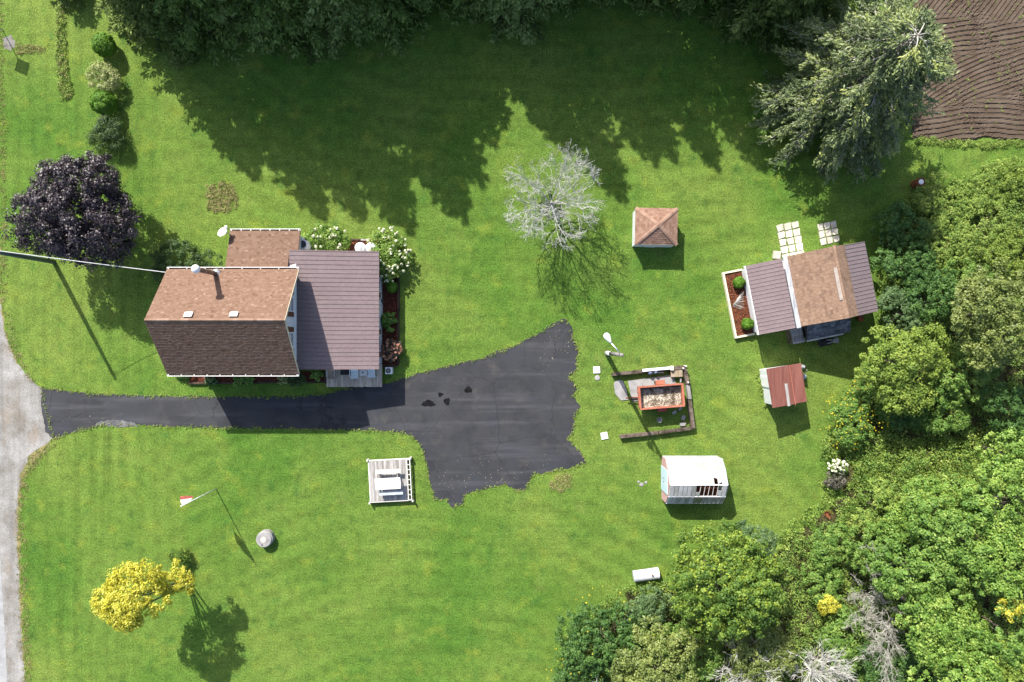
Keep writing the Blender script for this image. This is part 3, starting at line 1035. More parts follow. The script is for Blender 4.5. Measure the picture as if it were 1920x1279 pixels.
# wall furniture on the garden side of the wing: windows with brown shutters, door with dark frame, lamp
window(house, hl(-9.72, 4.1, 1.5), .9, 1.2, (1, 0), True)
window(house, hl(-9.72, -.15, 1.5), 1.1, 1.2, (1, 0), True)
mb = MB()
mb.box(hl(-9.70, 2.25, 1.05), (.06, .95, 2.1))
dr = mb.build("door", M['whitepaint'], house)
mb = MB()
mb.box(hl(-9.655, 2.62, 1.0), (.06, .05, .14))
mb.build("handle", M['black'], dr)
mb = MB()
mb.tube(hpts((-9.72, 3.05, 1.9), (-9.45, 3.02, 2.0), (-9.38, 2.86, 1.85)), .035, 6)
mb.box(hl(-9.38, 2.86, 1.78), (.16, .16, .2))
mb.build("wall_lamp", M['black'], house)
mb = MB()
mb.tube(hpts((-15.05, 4.55, 4.1), (-15.05, 4.5, 3.3)), .04, 6)
mb.build("downpipe", M['shutter'], house)

# shingled lean-to at the back
BX0, BX1, BY = -20.02, -15.04, 7.82
mb = MB()
sec = [(4.66, 0), (7.55, 0), (7.55, 2.62), (4.66, 3.5)]
mb.extrude([hl(BX1 - .12, y, z) for y, z in sec][::-1], [hl(BX0 + .2, y, z) for y, z in sec][::-1])
mb.build("rear_wall", M['white'], house)
rr_ = slope_board("rear_roof", M['roofdeck'], house, hl(BX0, 4.64, 3.70), hl(-15.66, 4.64, 3.70), hl(-15.66, BY, 2.70), hl(BX0, BY, 2.70))
r2_ = slope_board("rear_roof", M['roofdeck'], house, hl(-15.655, 6.42, 3.135), hl(BX1, 6.42, 3.135), hl(BX1, BY, 2.695), hl(-15.655, BY, 2.695))
Lr = math.hypot(BY - 4.64, 1.0)
cut_v = (BY - 6.43) / (BY - 4.64) * Lr


def clipr(a, b, v):
    return (a, b) if v < cut_v else (max(a, BX1 - (-15.66)), b)


shingles("shingles", M['shingle'], rr_, hl(BX1, BY, 2.70), (-1, 0, 0), BX1 - BX0, (0, 4.64 - BY, 1.0), Lr, seed=13, clip=clipr)
gutter(house, BX0 - HO[0], BX1 - HO[0], BY - HO[1] + .01, 2.68, 1, 8)
# round-topped bay hood beside the rear wing
mb = MB()
pts = [(-15.1, 6.62)] + [(-15.1 + .42 * math.cos(a), 6.95 + .40 * math.sin(a)) for a in np.linspace(-1.3, 1.3, 9)] + [(-15.1, 7.3)]
mb.prism([(x - HO[0], y - HO[1]) for x, y in pts], 1.0, 2.15)
by_ = mb.build("bay_window", M['whitepaint'], house)
mb = MB()
pts = [(-15.1, 6.72)] + [(-15.1 + .30 * math.cos(a), 6.95 + .28 * math.sin(a)) for a in np.linspace(-1.3, 1.3, 9)] + [(-15.1, 7.2)]
mb.prism([(x - HO[0], y - HO[1]) for x, y in pts], 2.152, 2.17)
mb.build("hood_top", M['glass'], by_)
# satellite dish on the lean-to corner
sx, sy = -20.05, 7.62
mb = MB()
mb.tube(hpts((sx + .05, sy - .05, 2.75), (sx - .05, sy, 3.2)), .03, 6)
dish = mb.build("satellite_dish", M['steel'], house)
mb = MB()
prof = [(.005, 0), (.14, .02), (.28, .07), (.38, .13), (.385, .115), (.28, .05), (.14, 0), (.005, -.02)]
mb.lathe(prof, (0, 0, 0), 18)
R = Matrix.Rotation(math.radians(35), 3, 'Z') @ Matrix.Rotation(math.radians(-34), 3, 'X')
mb.v = [tuple((R @ Vector(q)) + Vector(hl(sx - .22, sy - .02, 3.25))) for q in mb.v]
mb.build("reflector", M['whitepaint'], dish, True)
mb = MB()
mb.tube(hpts((sx - .08, sy - .05, 3.1), (sx + .02, sy + .30, 3.35)), .035, 6)
mb.lathe([(.03, -.08), (.10, -.05), (.11, .06), (.04, .1)], hl(sx + .03, sy + .36, 3.4), 10)
mb.build("feed_arm", M['whitepaint'], dish)

# ------------------------------------------------------------------ porch deck and what stands on it
deck = thing("porch_deck", "small weathered plank deck along the driveway edge of the house", "deck", (-11.75, -2.72, 0))
dx0, dx1, dyt, dyb = P(615, 0)[0], P(718.5, 0)[0], -1.70, P(0, 725.5, .4)[1]
pl = MB()
pl.box((0, 0, 0), (.134, dyt - dyb, .04))
plm = pl.mesh("plank", M['browndeck'])
n = int((dx1 - dx0) / .142)
for i in range(n):
    piece("plank", plm, deck, (dx0 + .07 + i * (dx1 - dx0) / n + 11.75, (dyt + dyb) / 2 + 2.72 + random.uniform(-.012, .012), .40))
for yy in (dyt - .1, dyb + .06):
    mb = MB()
    mb.box(((dx0 + dx1) / 2 + 11.75, yy + 2.72, .26), (dx1 - dx0 - .04, .06, .23))
    mb.build("joist", M['oldtimber'], deck)


def sling_chair(label, px, py, mat, rz, group):
    x, y = P(px, py, .7)
    t = thing("lounge_chair", label, "chair", (x, y, .42), rz, group)
    s = MB()
    prof = [(-.46, .36), (-.2, .30), (.10, .30), (.28, .58), (.42, .86)]
    for i in range(len(prof) - 1):
        (a, za), (b, zb) = prof[i], prof[i + 1]
        s.hexa([(-.27, a, za - .02), (.27, a, za - .02), (.27, b, zb - .02), (-.27, b, zb - .02)], [(-.27, a, za), (.27, a, za), (.27, b, zb), (-.27, b, zb)])
    s.build("seat", M[mat], t)
    for sx_ in (-.30, .30):
        f_ = MB()
        f_.tube([(sx_, .38, 0), (sx_, .30, .55), (sx_, -.30, .55), (sx_, -.42, 0)], .02, 6)
        f_.build("leg", M['whitepaint'] if mat == 'chair' else M['steel'], t)
        f_ = MB()
        f_.box((sx_, 0, .575), (.05, .55, .03))
        f_.build("armrest", M['whitepaint'] if mat == 'chair' else M['steel'], t)
    return t


sling_chair("pale blue sling chair beside the black mat on the deck", 665, 698.5, 'chair', 0, "chairs on the porch deck")
sling_chair("pale blue sling chair at the corner end of the deck near the white garden box", 696, 696.5, 'chair', 0, "chairs on the porch deck")
sling_chair("tan fabric chair half under the eave by the garden bed", 621.5, 699, 'tanchair', 0, "chairs on the porch deck")
x, y = P(681, 698.5, .75)
t = thing("side_table", "small square pale side table with dark centre hole between two blue chairs", "table", (x, y, .42))
mb = MB()
mb.prism([(-.21, -.24), (.21, -.24), (.25, -.2), (.25, .2), (.21, .24), (-.21, .24), (-.25, .2), (-.25, -.2)], .40, .44)
mb.build("tabletop", M['palewood'], t)
mb = MB()
mb.lathe([(.055, .441), (.055, .446)], (0, 0, 0), 12)
mb.build("hole", M['black'], t)
for a in (-1, 1):
    for b in (-1, 1):
        mb = MB()
        mb.box((a * .19, b * .18, .2), (.04, .04, .4))
        mb.build("leg", M['palewood'], t)
x, y = P(647.5, 694, .43)
t = thing("door_mat", "black rectangular mat on the deck with a small red box at its corner", "mat", (x, y, .423))
mb = MB()
mb.box((0, .12, .012), (.74, .95, .02))
mb.build("mat", M['black'], t)
mb = MB()
mb.box((.22, .42, .10), (.2, .2, .16))
tag(mb.build("pot", M['redwheel']), "small red pot on the corner of the black deck mat", "pot")
bpy.data.objects["pot"].location = (x, y, .437)
bpy.data.objects["pot"].location.z = .437 - .02 + .003
x, y = P(729.5, 695, .35)
t = thing("heat_pump", "small white square unit with a round dark fan beside the deck corner", "heat pump", (x, y, 0))
mb = MB()
mb.prism([(-.23, -.25), (.23, -.25), (.25, -.23), (.25, .23), (.23, .25), (-.23, .25), (-.25, .23), (-.25, -.23)], 0, .5)
mb.build("body", M['whitepaint'], t)
mb = MB()
mb.lathe([(.19, .502), (.19, .52), (.16, .53), (.15, .515)], (-.03, 0, 0), 20)
fan = mb.build("fan_guard", M['black'], t)
for k in range(4):
    mb = MB()
    mb.box((-.03 + .08 * math.cos(k * math.pi / 2), .08 * math.sin(k * math.pi / 2), .525), (.12, .05, .008), k * math.pi / 2, tilt=(.4, 0))
    mb.build("fan_blade", M['steel'], fan)

# ------------------------------------------------------------------ garden beds round the house
def chips(poly, n, z, seed, size=.09):
    rng = np.random.default_rng(seed)
    lo, hi = np.min(poly, 0), np.max(poly, 0)
    pts = rng.uniform(lo, hi, (n * 3, 2))
    inside = np.zeros(len(pts), bool)
    j = len(poly) - 1
    for i in range(len(poly)):
        xi, yi = poly[i]
        xj, yj = poly[j]
        c = ((yi > pts[:, 1]) != (yj > pts[:, 1])) & (pts[:, 0] < (xj - xi) * (pts[:, 1] - yi) / (yj - yi + 1e-12) + xi)
        inside ^= c
        j = i
    pts = pts[inside][:n]
    c = np.concatenate([pts, (z + rng.uniform(.01, .06, len(pts)))[:, None]], 1)
    nr = rng.normal(size=(len(pts), 3)) * .5 + np.array([0, 0, 1])
    return leaves(c, nr, size, size * .5, rng), rng.random(len(pts))


def bed(name, label, pix, mat, nchips, timbers, seed, z=.10):
    poly = [P(x, y) for x, y in pix]
    cx, cy = np.mean(poly, 0)
    t = thing(name, label, "garden bed", (cx, cy, 0))
    lp = [(x - cx, y - cy) for x, y in poly]
    if sum(lp[i][0] * lp[(i + 1) % len(lp)][1] - lp[(i + 1) % len(lp)][0] * lp[i][1] for i in range(len(lp))) < 0:
        lp.reverse()
    mb = MB()
    mb.prism(lp, 0, z)
    mb.build("bed_soil", M['soilbed'], t)
    q, tn = chips(np.array(lp), nchips, z, seed)
    o = bpy.data.objects.new("mulch", quads_mesh("mulch", q, tn, M[mat]))
    o["kind"] = "stuff"
    COL.objects.link(o)
    o.parent = t
    for (x0, y0, x1, y1, w, h, mt) in timbers:
        a, b = Vector(P(x0, y0)), Vector(P(x1, y1))
        d = b - a
        mb = MB()
        mb.box(((a.x + b.x) / 2 - cx, (a.y + b.y) / 2 - cy, h / 2), (d.length, w, h), math.atan2(d.y, d.x))
        mb.build("edging_timber", M[mt], t)
    return t


bed("garden_bed", "long red mulch bed with timber edge along the end wall of the wing", [(714, 445), (745, 445), (747, 686), (716, 686)], 'mulch', 2600,
    [(747.5, 520, 747.5, 585, .16, .25, 'darktimber'), (747, 586, 747, 683, .16, .22, 'darktimber'), (716, 686, 743, 686, .18, .25, 'darktimber')], 31)
bed("garden_bed", "narrow shaded mulch bed with low timber edge below the front eave", [(356, 697), (613, 697), (613, 716), (357, 717)], 'mulch', 1500,
    [(356, 718, 386, 718, .15, .24, 'darktimber'), (388, 718, 484, 718, .14, .18, 'darktimber'), (486, 717, 612, 716, .14, .16, 'darktimber'), (386, 697, 386, 719, .10, .2, 'oldtimber'), (611, 697, 611, 716, .12, .25, 'darktimber')], 32)
bed("garden_bed", "small mulch bed behind the wing around the white tanks", [(565, 452), (712, 450), (712, 478), (565, 478)], 'mulch2', 900,
    [(648, 450, 676, 450, .12, .2, 'darktimber'), (677, 450, 692, 451, .12, .18, 'greywood')], 33)


def blooms(mat, n, size, seed, zlo=.35, petals=14):
    def fn(t, cl, rad, rng, cc):
        d = dirs(n, rng, zlo)
        ctr = np.array(cl) + d * np.array(rad) * rng.uniform(.95, 1.12, (n, 1))
        idx = np.repeat(np.arange(n), petals)
        q = dirs(len(idx), rng, -.3)
        s = size * rng.uniform(.7, 1.2, n)
        c = ctr[idx] + q * s[idx][:, None] * .5
        qd = leaves(c, q + rng.normal(size=q.shape) * .25, size * .75, size * .65, rng)
        o = bpy.data.objects.new("blossoms", quads_mesh("blossoms", qd, rng.uniform(0, .5, n)[idx] + rng.uniform(0, .5, len(idx)), M[mat]))
        o["kind"] = "stuff"
        COL.objects.link(o)
        o.parent = t
    return fn


def shrub(name, label, px, py, rpx, z, mat, seed, ncl=60, per=60, leaf=.12, rz=None, ry=None, extra=None, group=None, clump=.28, cat="shrub", zmin=-.2, aspect=.62, up=.4):
    c, r = at(px, py, rpx, z)
    rzz = rz if rz is not None else r * .8
    ryy = ry * .04 * (H - z) / H if ry else r
    return broad(name, label, cat, c, (r, ryy, rzz), mat, ncl, per, leaf, seed, group, clump=clump, zmin=zmin, r0=.05, nl=7, extra=extra, crown_name="foliage", aspect=aspect, up=up)


shrub("hydrangea", "large white flowering hydrangea wrapping the corner of the metal wing", 728, 477, 39, .8, 'maple', 101, 130, 70, .12, .95, 50, blooms('petal', 78, .17, 1, .15))
shrub("hydrangea", "white hydrangea with fewer blooms beside the shingled lean-to", 611, 450, 50, .7, 'maple', 102, 120, 70, .12, .85, 26, blooms('petal', 24, .19, 2, .3))
shrub("hydrangea", "dusty pink hydrangea at the deck end of the mulch bed", 734, 655, 19, .55, 'greygreen', 103, 50, 50, .11, .6, 20, blooms('petalpink', 48, .17, 3, .1))
shrub("hydrangea", "small cream and green hydrangea between the white one and the clipped ball", 737, 511, 17, .5, 'lime', 104, 40, 50, .11, .5, 14, blooms('variegated', 22, .14, 4, .1))
shrub("leafy_shrub", "round leafy green bush in the middle of the long mulch bed", 729, 601, 15, .5, 'mid', 106, 45, 45, .14, .5, 19)
shrub("leafy_shrub", "grey green variegated hosta at the start of the front mulch bed", 396, 715, 12, .3, 'blue', 107, 25, 40, .13, .25, 8, cat="plant")
shrub("leafy_shrub", "bright green leafy bush half way along the front mulch bed", 457, 713, 21, .45, 'mid', 108, 40, 45, .15, .4, 11)
shrub("leafy_shrub", "pale green spiky plant in the front mulch bed near its dark bush", 531, 713, 13, .3, 'variegated', 109, 22, 40, .12, .25, 8, cat="plant")
shrub("dark_shrub", "very dark rounded evergreen under the front roof corner", 557, 711, 18, .6, 'yew', 110, 45, 55, .08, .5, 15)
shrub("leafy_shrub", "fresh green bush beside the deck in the front mulch bed", 594, 705, 15, .45, 'mid', 111, 32, 45, .13, .4, 12)
shrub("dark_shrub", "low dark shrub at the far corner of the front eave", 345, 700, 26, .4, 'dark', 112, 40, 50, .09, .35, 9)
for lab, px in (("white propane tank nearer the lean-to behind the metal wing", 674.5), ("white propane tank nearer the big hydrangea behind the metal wing", 695)):
    x, y = P(px, 464, 1.2)
    t = thing("propane_tank", lab, "gas tank", (x, y, 0), 0, "propane tanks behind the wing")
    mb = MB()
    mb.lathe([(.34, .05), (.40, .12), (.40, 1.05), (.37, 1.15), (.28, 1.22), (.14, 1.26), (.01, 1.27)], (0, 0, 0), 24)
    mb.build("body", M['whitepaint'], t, True)
    mb = MB()
    mb.lathe([(.14, 1.2), (.14, 1.36), (.12, 1.40), (.01, 1.41)], (0, 0, 0), 16)
    mb.build("valve_cap", M['whitepaint'], t, True)
    mb = MB()
    mb.lathe([(.32, 0), (.32, .08), (.30, .09)], (0, 0, 0), 20)
    mb.build("foot_ring", M['steel'], t)

c, r = at(343, 493, 58, 1.2)
broad("yew_bush", "large dark spreading yew against the end wall of the house", "shrub", c, (2.75, 1.75, 1.4), 'yew', 330, 60, .13, 115, r0=.08, zmin=-.3, aspect=.35, crown_name="foliage", lobes=14, cabs=.28)

# ------------------------------------------------------------------ workshop
WA = math.radians(11.2)
ws = thing("workshop", "low outbuilding with shingle roof between two mauve metal lean-to roofs", "shed", (22.4, 3.78, 0), WA)
mb = MB()
sec = [(-2.45, 0), (1.2, 0), (1.2, 3.3), (.35, 4.05), (-2.45, 2.85)]
mb.extrude([(x, -2.2, z) for x, z in sec], [(x, 2.55, z) for x, z in sec])
mb.build("wall", M['white'], ws)
mb = MB()
mb.box((-3.68, .15, 1.1), (2.4, 4.75, 2.2))
mb.build("front_wall", M['whitepaint'], ws)
mb = MB()
mb.box((2.25, .17, 1.15), (2.08, 4.6, 2.3))
mb.build("side_wall", M['oldtimber'], ws)
slope_board("lean_to_roof", M['metaltrim'], ws, (-5.2, -2.33, 2.27), (-2.85, -2.33, 2.87), (-2.85, 2.65, 2.87), (-5.2, 2.65, 2.27), .1)
ribbed_roof(ws, -5.24, 2.29, -2.84, 2.91, -2.36, 2.67, 6)
slope_board("lean_to_roof", M['metaltrim'], ws, (1.36, -2.3, 3.25), (3.43, -2.3, 2.27), (3.43, 2.7, 2.27), (1.36, 2.7, 3.25), .1)
ribbed_roof(ws, 3.46, 2.29, 1.33, 3.29, -2.34, 2.73, 6)
L1 = slope_board("roof", M['roofdeck'], ws, (-2.5, -2.31, 3.0), (.38, -2.31, 4.2), (.38, 2.74, 4.2), (-2.5, 2.74, 3.0), .14)
L2 = slope_board("roof", M['roofdeck'], ws, (.385, -2.31, 4.195), (1.38, -2.31, 3.45), (1.38, 2.74, 3.45), (.385, 2.74, 4.195), .14)
shingles("shingles", M['shingle2'], L1, (-2.5, 2.74, 3.0), (0, -1, 0), 5.05, (2.88, 0, 1.2), math.hypot(2.88, 1.2), .17, .27, 21, gap=.016)
shingles("shingles", M['shingle2'], L2, (1.38, -2.31, 3.45), (0, 1, 0), 5.05, (-1, 0, .75), math.hypot(1, .75), .17, .27, 22, gap=.016)
mb = MB()
y = -2.31
while y < 2.7:
    mb.add([(.25, y, 4.165), (.25, y + .27, 4.155), (.38, y + .27, 4.225), (.38, y, 4.235), (.5, y, 4.125), (.5, y + .27, 4.115)], [(0, 2, 1, 0)[:3] + (3,), (3, 2, 5, 4)] if False else [(3, 2, 1, 0), (4, 5, 2, 3)], random.uniform(.3, .8))
    y += .255
mb.build("ridge_cap", M['shingle2'], ws, kind="stuff")
mb = MB()
mb.hexa([(.02, -1.0, 4.075), (.22, -1.0, 4.16), (.22, 1.3, 4.16), (.02, 1.3, 4.075)], [(.02, -1.0, 4.12), (.22, -1.0, 4.205), (.22, 1.3, 4.205), (.02, 1.3, 4.12)])
mb.build("roof_patch", surf("grey_tar_patch", (.26, .22, .19), (.36, .31, .27), 4, .8), ws)
for i, (y0, y1) in enumerate(((-2.38, .62), (.645, 2.78))):
    mb = MB()
    mb.box((-2.66, (y0 + y1) / 2, 3.0), (.30, y1 - y0, .10), random.uniform(-.008, .008))
    mb.box((-2.66, (y0 + y1) / 2, 3.06), (.06, y1 - y0, .03))
    mb.build("flashing_board", surf("weathered_grey_board", (.26, .27, .29), (.52, .53, .54), 1.6, .7, .3, stretch=(3, .6, 1)) if i == 0 else bpy.data.materials["weathered_grey_board"], ws)
mb = MB()
mb.hexa([(-5.30, -2.36, 1.95), (-5.255, -2.36, 1.95), (-5.255, 2.68, 1.95), (-5.30, 2.68, 1.95)], [(-5.30, -2.36, 2.28), (-5.255, -2.36, 2.28), (-5.255, 2.68, 2.28), (-5.30, 2.68, 2.28)])
mb.build("fascia", M['whitepaint'], ws)
# gable-end lean-to with old slate-like roof, and a plank bin beside it
sr = slope_board("slate_roof", M['black'], ws, (-1.5, -3.5, 1.15), (1.75, -3.5, 1.15), (1.75, -2.25, 1.75), (-1.5, -2.25, 1.75), .08)
shingles("slates", M['shingleblk'], sr, (-1.5, -3.5, 1.15), (1, 0, 0), 3.25, (0, 1.25, .6), math.hypot(1.25, .6), .18, .34, 23, gap=.02)
mb = MB()
mb.box((.12, -2.82, .55), (3.0, 1.1, 1.06))
mb.build("lean_to_wall", M['oldtimber'], ws)
mb = MB()
mb.tube([(-1.5, -3.56, 1.14), (1.2, -3.56, 1.17)], .06, 6)
mb.build("edge_pole", M['palebark'], ws)
t = thing("plank_bin", "grey weathered plank bin beside the dark slate lean-to of the workshop", "bin", (22.4 + math.cos(WA) * -2.02 + math.sin(WA) * 3.05, 3.78 + math.sin(WA) * -2.02 - math.cos(WA) * 3.05, 0), WA)
pm = MB()
pm.box((0, 0, 0), (.86, .17, .04))
pm = pm.mesh("plank", M['greywood'])
for i in range(6):
    piece("plank", pm, t, (random.uniform(-.03, .03), -.48 + i * .185, .95 - i * .0))
mb = MB()
mb.box((0, 0, .46), (.80, 1.02, .92))
mb.build("body", M['oldtimber'], t)


def wl(x, y, z=0):
    return (22.4 + math.cos(WA) * x - math.sin(WA) * y, 3.78 + math.sin(WA) * x + math.cos(WA) * y, z)


t = thing("wheelbarrow", "overturned dark wheelbarrow tray lying beside the slate lean-to", "wheelbarrow", wl(.25, -3.98), WA)
mb = MB()
mb.hexa([(-.48, -.3, 0), (.48, -.3, 0), (.48, .3, 0), (-.48, .3, 0)], [(-.34, -.18, .30), (.38, -.18, .30), (.38, .18, .30), (-.34, .18, .30)])
mb.build("tray", M['rubber'], t)
for s_ in (-1, 1):
    mb = MB()
    mb.tube([(-.5, s_ * .22, .06), (.3, s_ * .1, .36), (.62, s_ * .05, .44)], .025, 6)
    mb.build("handle", M['palebark'], t)
for lab, xx, yy, sz in (("small pale stone block at the corner of the slate lean-to", 1.72, -3.42, .34), ("loose pale stone on the shaded grass beside the wheelbarrow", 1.02, -4.0, .42)):
    mb = MB()
    mb.prism([(-sz * .5, -sz * .4), (sz * .45, -sz * .5), (sz * .5, sz * .3), (0, sz * .55), (-sz * .42, sz * .3)], 0, .28)
    o = tag(mb.build("stone", M['concrete']), lab, "stone", "loose stones by the workshop")
    o.location = wl(xx, yy)
x, y = P(1613, 597.5, .25)
t = thing("flower_pot", "terracotta pot on the shaded grass under the metal lean-to eave", "pot", (x, y, 0))
mb = MB()
mb.lathe([(.15, 0), (.21, .30), (.235, .30), (.235, .36), (.20, .36), (.18, .24)], (0, 0, 0), 18)
mb.build("pot", M['terracotta'], t, True)
# raised planter in front
t = thing("planter_box", "raised mulch planter with cream edging against the white workshop wall", "planter", wl(-5.55, .1), WA)
mb = MB()
mb.box((0, 0, .1), (1.34, 4.8, .2))
mb.build("bed_soil", M['soilbed'], t)
q, tn = chips(np.array([(-.64, -2.38), (.62, -2.38), (.62, 2.38), (-.64, 2.38)]), 2600, .2, 41)
o = bpy.data.objects.new("mulch", quads_mesh("mulch", q, tn, M['mulch2']))
o["kind"] = "stuff"
COL.objects.link(o)
o.parent = t
for cx_, cy_, sx_, sy_ in ((-.72, 0, .14, 5.02), (0.03, 2.44, 1.34, .14), (0.03, -2.44, 1.34, .14)):
    mb = MB()
    mb.box((cx_, cy_, .17), (sx_, sy_, .34))
    mb.build("edging_board", M['cream'], t)
mb = MB()
rr = np.random.default_rng(3)
for k in range(26):
    a = rr.uniform(-1, 1)
    mb.tube([(0, 0, .2), (-.2 + a * .2, .25 * a - .2 * rr.random(), .4), (.15 + .35 * rr.random(), a * .7, .35 + .25 * rr.random())], [.02, .014, .006], 4)
o = tag(mb.build("bare_shrub", M['palebark']), "bare pale twiggy shrub between the two clipped balls in the planter", "shrub")
o.location = wl(-5.6, .35)


# paving slabs
def slabs(label, ox, oy, nx, ny, sx, sy, skip, seed, rz):
    t = thing("slab_patio", label, "paving", (*P(ox, oy), 0), rz, "slab paths behind the workshop")
    r_ = random.Random(seed)
    for i in range(nx):
        for j in range(ny):
            if (i, j) in skip:
                continue
            w, h = sx * r_.uniform(.86, .95), sy * r_.uniform(.86, .95)
            mb = MB()
            c_ = .05
            pts = [(-w / 2 + c_ * r_.random(), -h / 2), (w / 2 - c_, -h / 2 + c_ * r_.random()), (w / 2, h / 2 - c_), (w / 2 - c_ * r_.random() * 2, h / 2), (-w / 2, h / 2 - c_ * r_.random()), (-w / 2 + .01, 0)]
            mb.prism(pts, 0, .05 + r_.random() * .02)
            o = mb.build("slab", M['paver'], t)
            o.location = ((i - (nx - 1) / 2) * sx, (j - (ny - 1) / 2) * sy, 0)
            o.rotation_euler = (0, 0, r_.uniform(-.06, .06))
    return t


slabs("sunlit cream paving slabs set in the grass behind the workshop", 1482, 452, 3, 5, .58, .56, (), 5, math.radians(11))
slabs("small shaded patch of paving slabs under the tree shadow behind the workshop", 1553, 437, 3, 3, .50, .55, (), 6, math.radians(11))
x, y = P(1455, 478)
mb = MB()
mb.prism([(-.3, -.27), (.26, -.3), (.32, .25), (-.22, .3)], 0, .16)
o = tag(mb.build("step_stone", M['paver']), "single pale step block at the workshop corner by the metal roof", "stone")
o.location = (x, y, 0)

# ------------------------------------------------------------------ garden hut with the pyramid roof
hut = thing("garden_hut", "small square hut with a tan hipped pyramid roof on the open lawn", "shed", (10.5, 8.34, 0), math.radians(-1))
mb = MB()
mb.box((-.02, -.02, .78), (2.90, 2.55, 1.56))
mb.build("wall", M['white'], hut)
ex, ey, ze, za = 1.53, 1.33, 1.52, 2.28
cor = [(-ex, -ey, ze), (ex, -ey, ze), (ex, ey, ze), (-ex, ey, ze)]
for i in range(4):
    a, b = Vector(cor[i]), Vector(cor[(i + 1) % 4])
    ap = Vector((0, 0, za))
    mb = MB()
    dn = Vector((0, 0, -.08))
    mb.add([tuple(a), tuple(b), tuple(ap), tuple(a + dn), tuple(b + dn), tuple(ap + dn)], [(0, 1, 2), (5, 4, 3), (0, 3, 4, 1)])
    s_ = mb.build("roof_slope", M['roofdeck'], hut)
    u = (b - a).normalized()
    Lu = (b - a).length
    v = ap - (a + b) / 2
    Lv_ = v.length

    def cl(p, q_, h, Lu=Lu, Lv_=Lv_):
        k = Lu / 2 * h / Lv_
        return max(p, k), min(q_, Lu - k)
    shingles("shingles", M['shingle3'], s_, a, u, Lu, v, Lv_, .15, .22, 50 + i, cl)
for i in range(4):
    a = Vector(cor[i])
    ap = Vector((0, 0, za))
    d = ap - a
    nn = 9
    mb = MB()
    sd = Vector((-d.y, d.x, 0)).normalized() * .13
    for k in range(nn):
        p0, p1 = a + d * (k / nn), a + d * ((k + 1.08) / nn)
        zz = Vector((0, 0, .055))
        z2 = Vector((0, 0, .04))
        dr_ = Vector((0, 0, .035))
        mb.add([tuple(p0 + zz), tuple(p1 + z2), tuple(p1 + sd + z2 - dr_), tuple(p0 + sd + zz - dr_), tuple(p0 - sd + zz - dr_), tuple(p1 - sd + z2 - dr_)], [(0, 3, 2, 1), (1, 5, 4, 0)], random.uniform(.45, 1))
    mb.build("hip_cap", M['shingle3'], hut, kind="stuff")
mb = MB()
mb.box((-.2, -1.30, .8), (.8, .05, 1.5))
mb.build("door", M['whitepaint'], hut)

# ------------------------------------------------------------------ red roofed shed
RA = math.radians(9)
rs = thing("small_shed", "little white shed with a rusty red sheet metal roof", "shed", (20.2, -3.3, 0), RA)


def rsl(x, y, z=0):
    return (20.2 + math.cos(RA) * x - math.sin(RA) * y, -3.3 + math.sin(RA) * x + math.cos(RA) * y, z)


mb = MB()
mb.hexa([(-1.46, -1.12, 0), (.62, -1.12, 0), (.62, 1.42, 0), (-1.46, 1.42, 0)], [(-1.46, -1.12, 2.2), (.62, -1.12, 1.95), (.62, 1.42, 1.95), (-1.46, 1.42, 2.2)])
mb.build("wall", M['white'], rs)
mb = MB()
mb.box((-1.49, .55, 1.0), (.05, .8, 1.9))
mb.build("door", M['whitepaint'], rs)
xs = [-1.78, -1.05, -.10, .86]
for i in range(3):
    mb = MB()
    zl = lambda x: 2.36 - (x + 1.78) * .12 + (.006 * i)
    a, b = xs[i], xs[i + 1] + (.04 if i < 2 else 0)
    yb = -1.22 + random.uniform(-.02, .02)
    mb.hexa([(a, yb, zl(a) - .03), (b, yb, zl(b) - .03), (b, 1.6, zl(b) - .03), (a, 1.6, zl(a) - .03)], [(a, yb, zl(a)), (b, yb, zl(b)), (b, 1.6, zl(b)), (a, 1.6, zl(a))])
    mb.build("roof_sheet", M['rust'], rs)
mb = MB()
mb.box((-.05, .1, 2.195), (.03, 2.9, .02))
mb.build("roof_seam", M['orange'], rs)
mb = MB()
mb.box((.42, -.55, 2.10), (.75, .9, .02), .0, tilt=(0, .12))
mb.build("patch_sheet", M['rust'], rs)
mb = MB()
mb.box((-.53, -.48, 2.25), (.20, 1.62, .05), -.02)
tag(mb.build("loose_plank", M['greywood']), "short grey flaking plank lying on the red shed roof", "plank")
bpy.data.objects["loose_plank"].location = rsl(0, 0, .0)
bpy.data.objects["loose_plank"].rotation_euler = (0, 0, RA)
x, y = P(1507.5, 688.5, 1.4)
t = thing("gas_bottle", "grey gas cylinder standing behind the red roofed shed", "gas bottle", (x, y, 0))
mb = MB()
mb.lathe([(.17, 0), (.18, .05), (.18, 1.2), (.15, 1.34), (.06, 1.42), (.05, 1.5), (.01, 1.5)], (0, 0, 0), 16)
mb.build("body", M['steel'], t, True)
mb = MB()
mb.tube([(0, 0, 1.45), (.12, 0, 1.5)], .03, 6)
mb.build("valve", M['black'], t)
x, y = P(1513, 705.5, .9)
t = thing("push_mower", "old upright tool with grey head and rusty bent handles behind the red shed", "garden tool", (x, y, 0))
mb = MB()
mb.tube([(-.35, .28, .95), (-.1, 0, .4), (.12, -.05, .12)], .025, 6)
mb.build("handle", M['rustbarrel'], t)
mb = MB()
mb.tube([(-.02, .48, .95), (.03, .1, .45), (.15, -.05, .12)], .025, 6)
mb.build("handle", M['palebark'], t)
mb = MB()
mb.lathe([(.05, 0), (.20, .03), (.22, .16), (.14, .28), (.02, .3)], (.12, -.08, 0), 14)
mb.build("head", M['steel'], t, True)

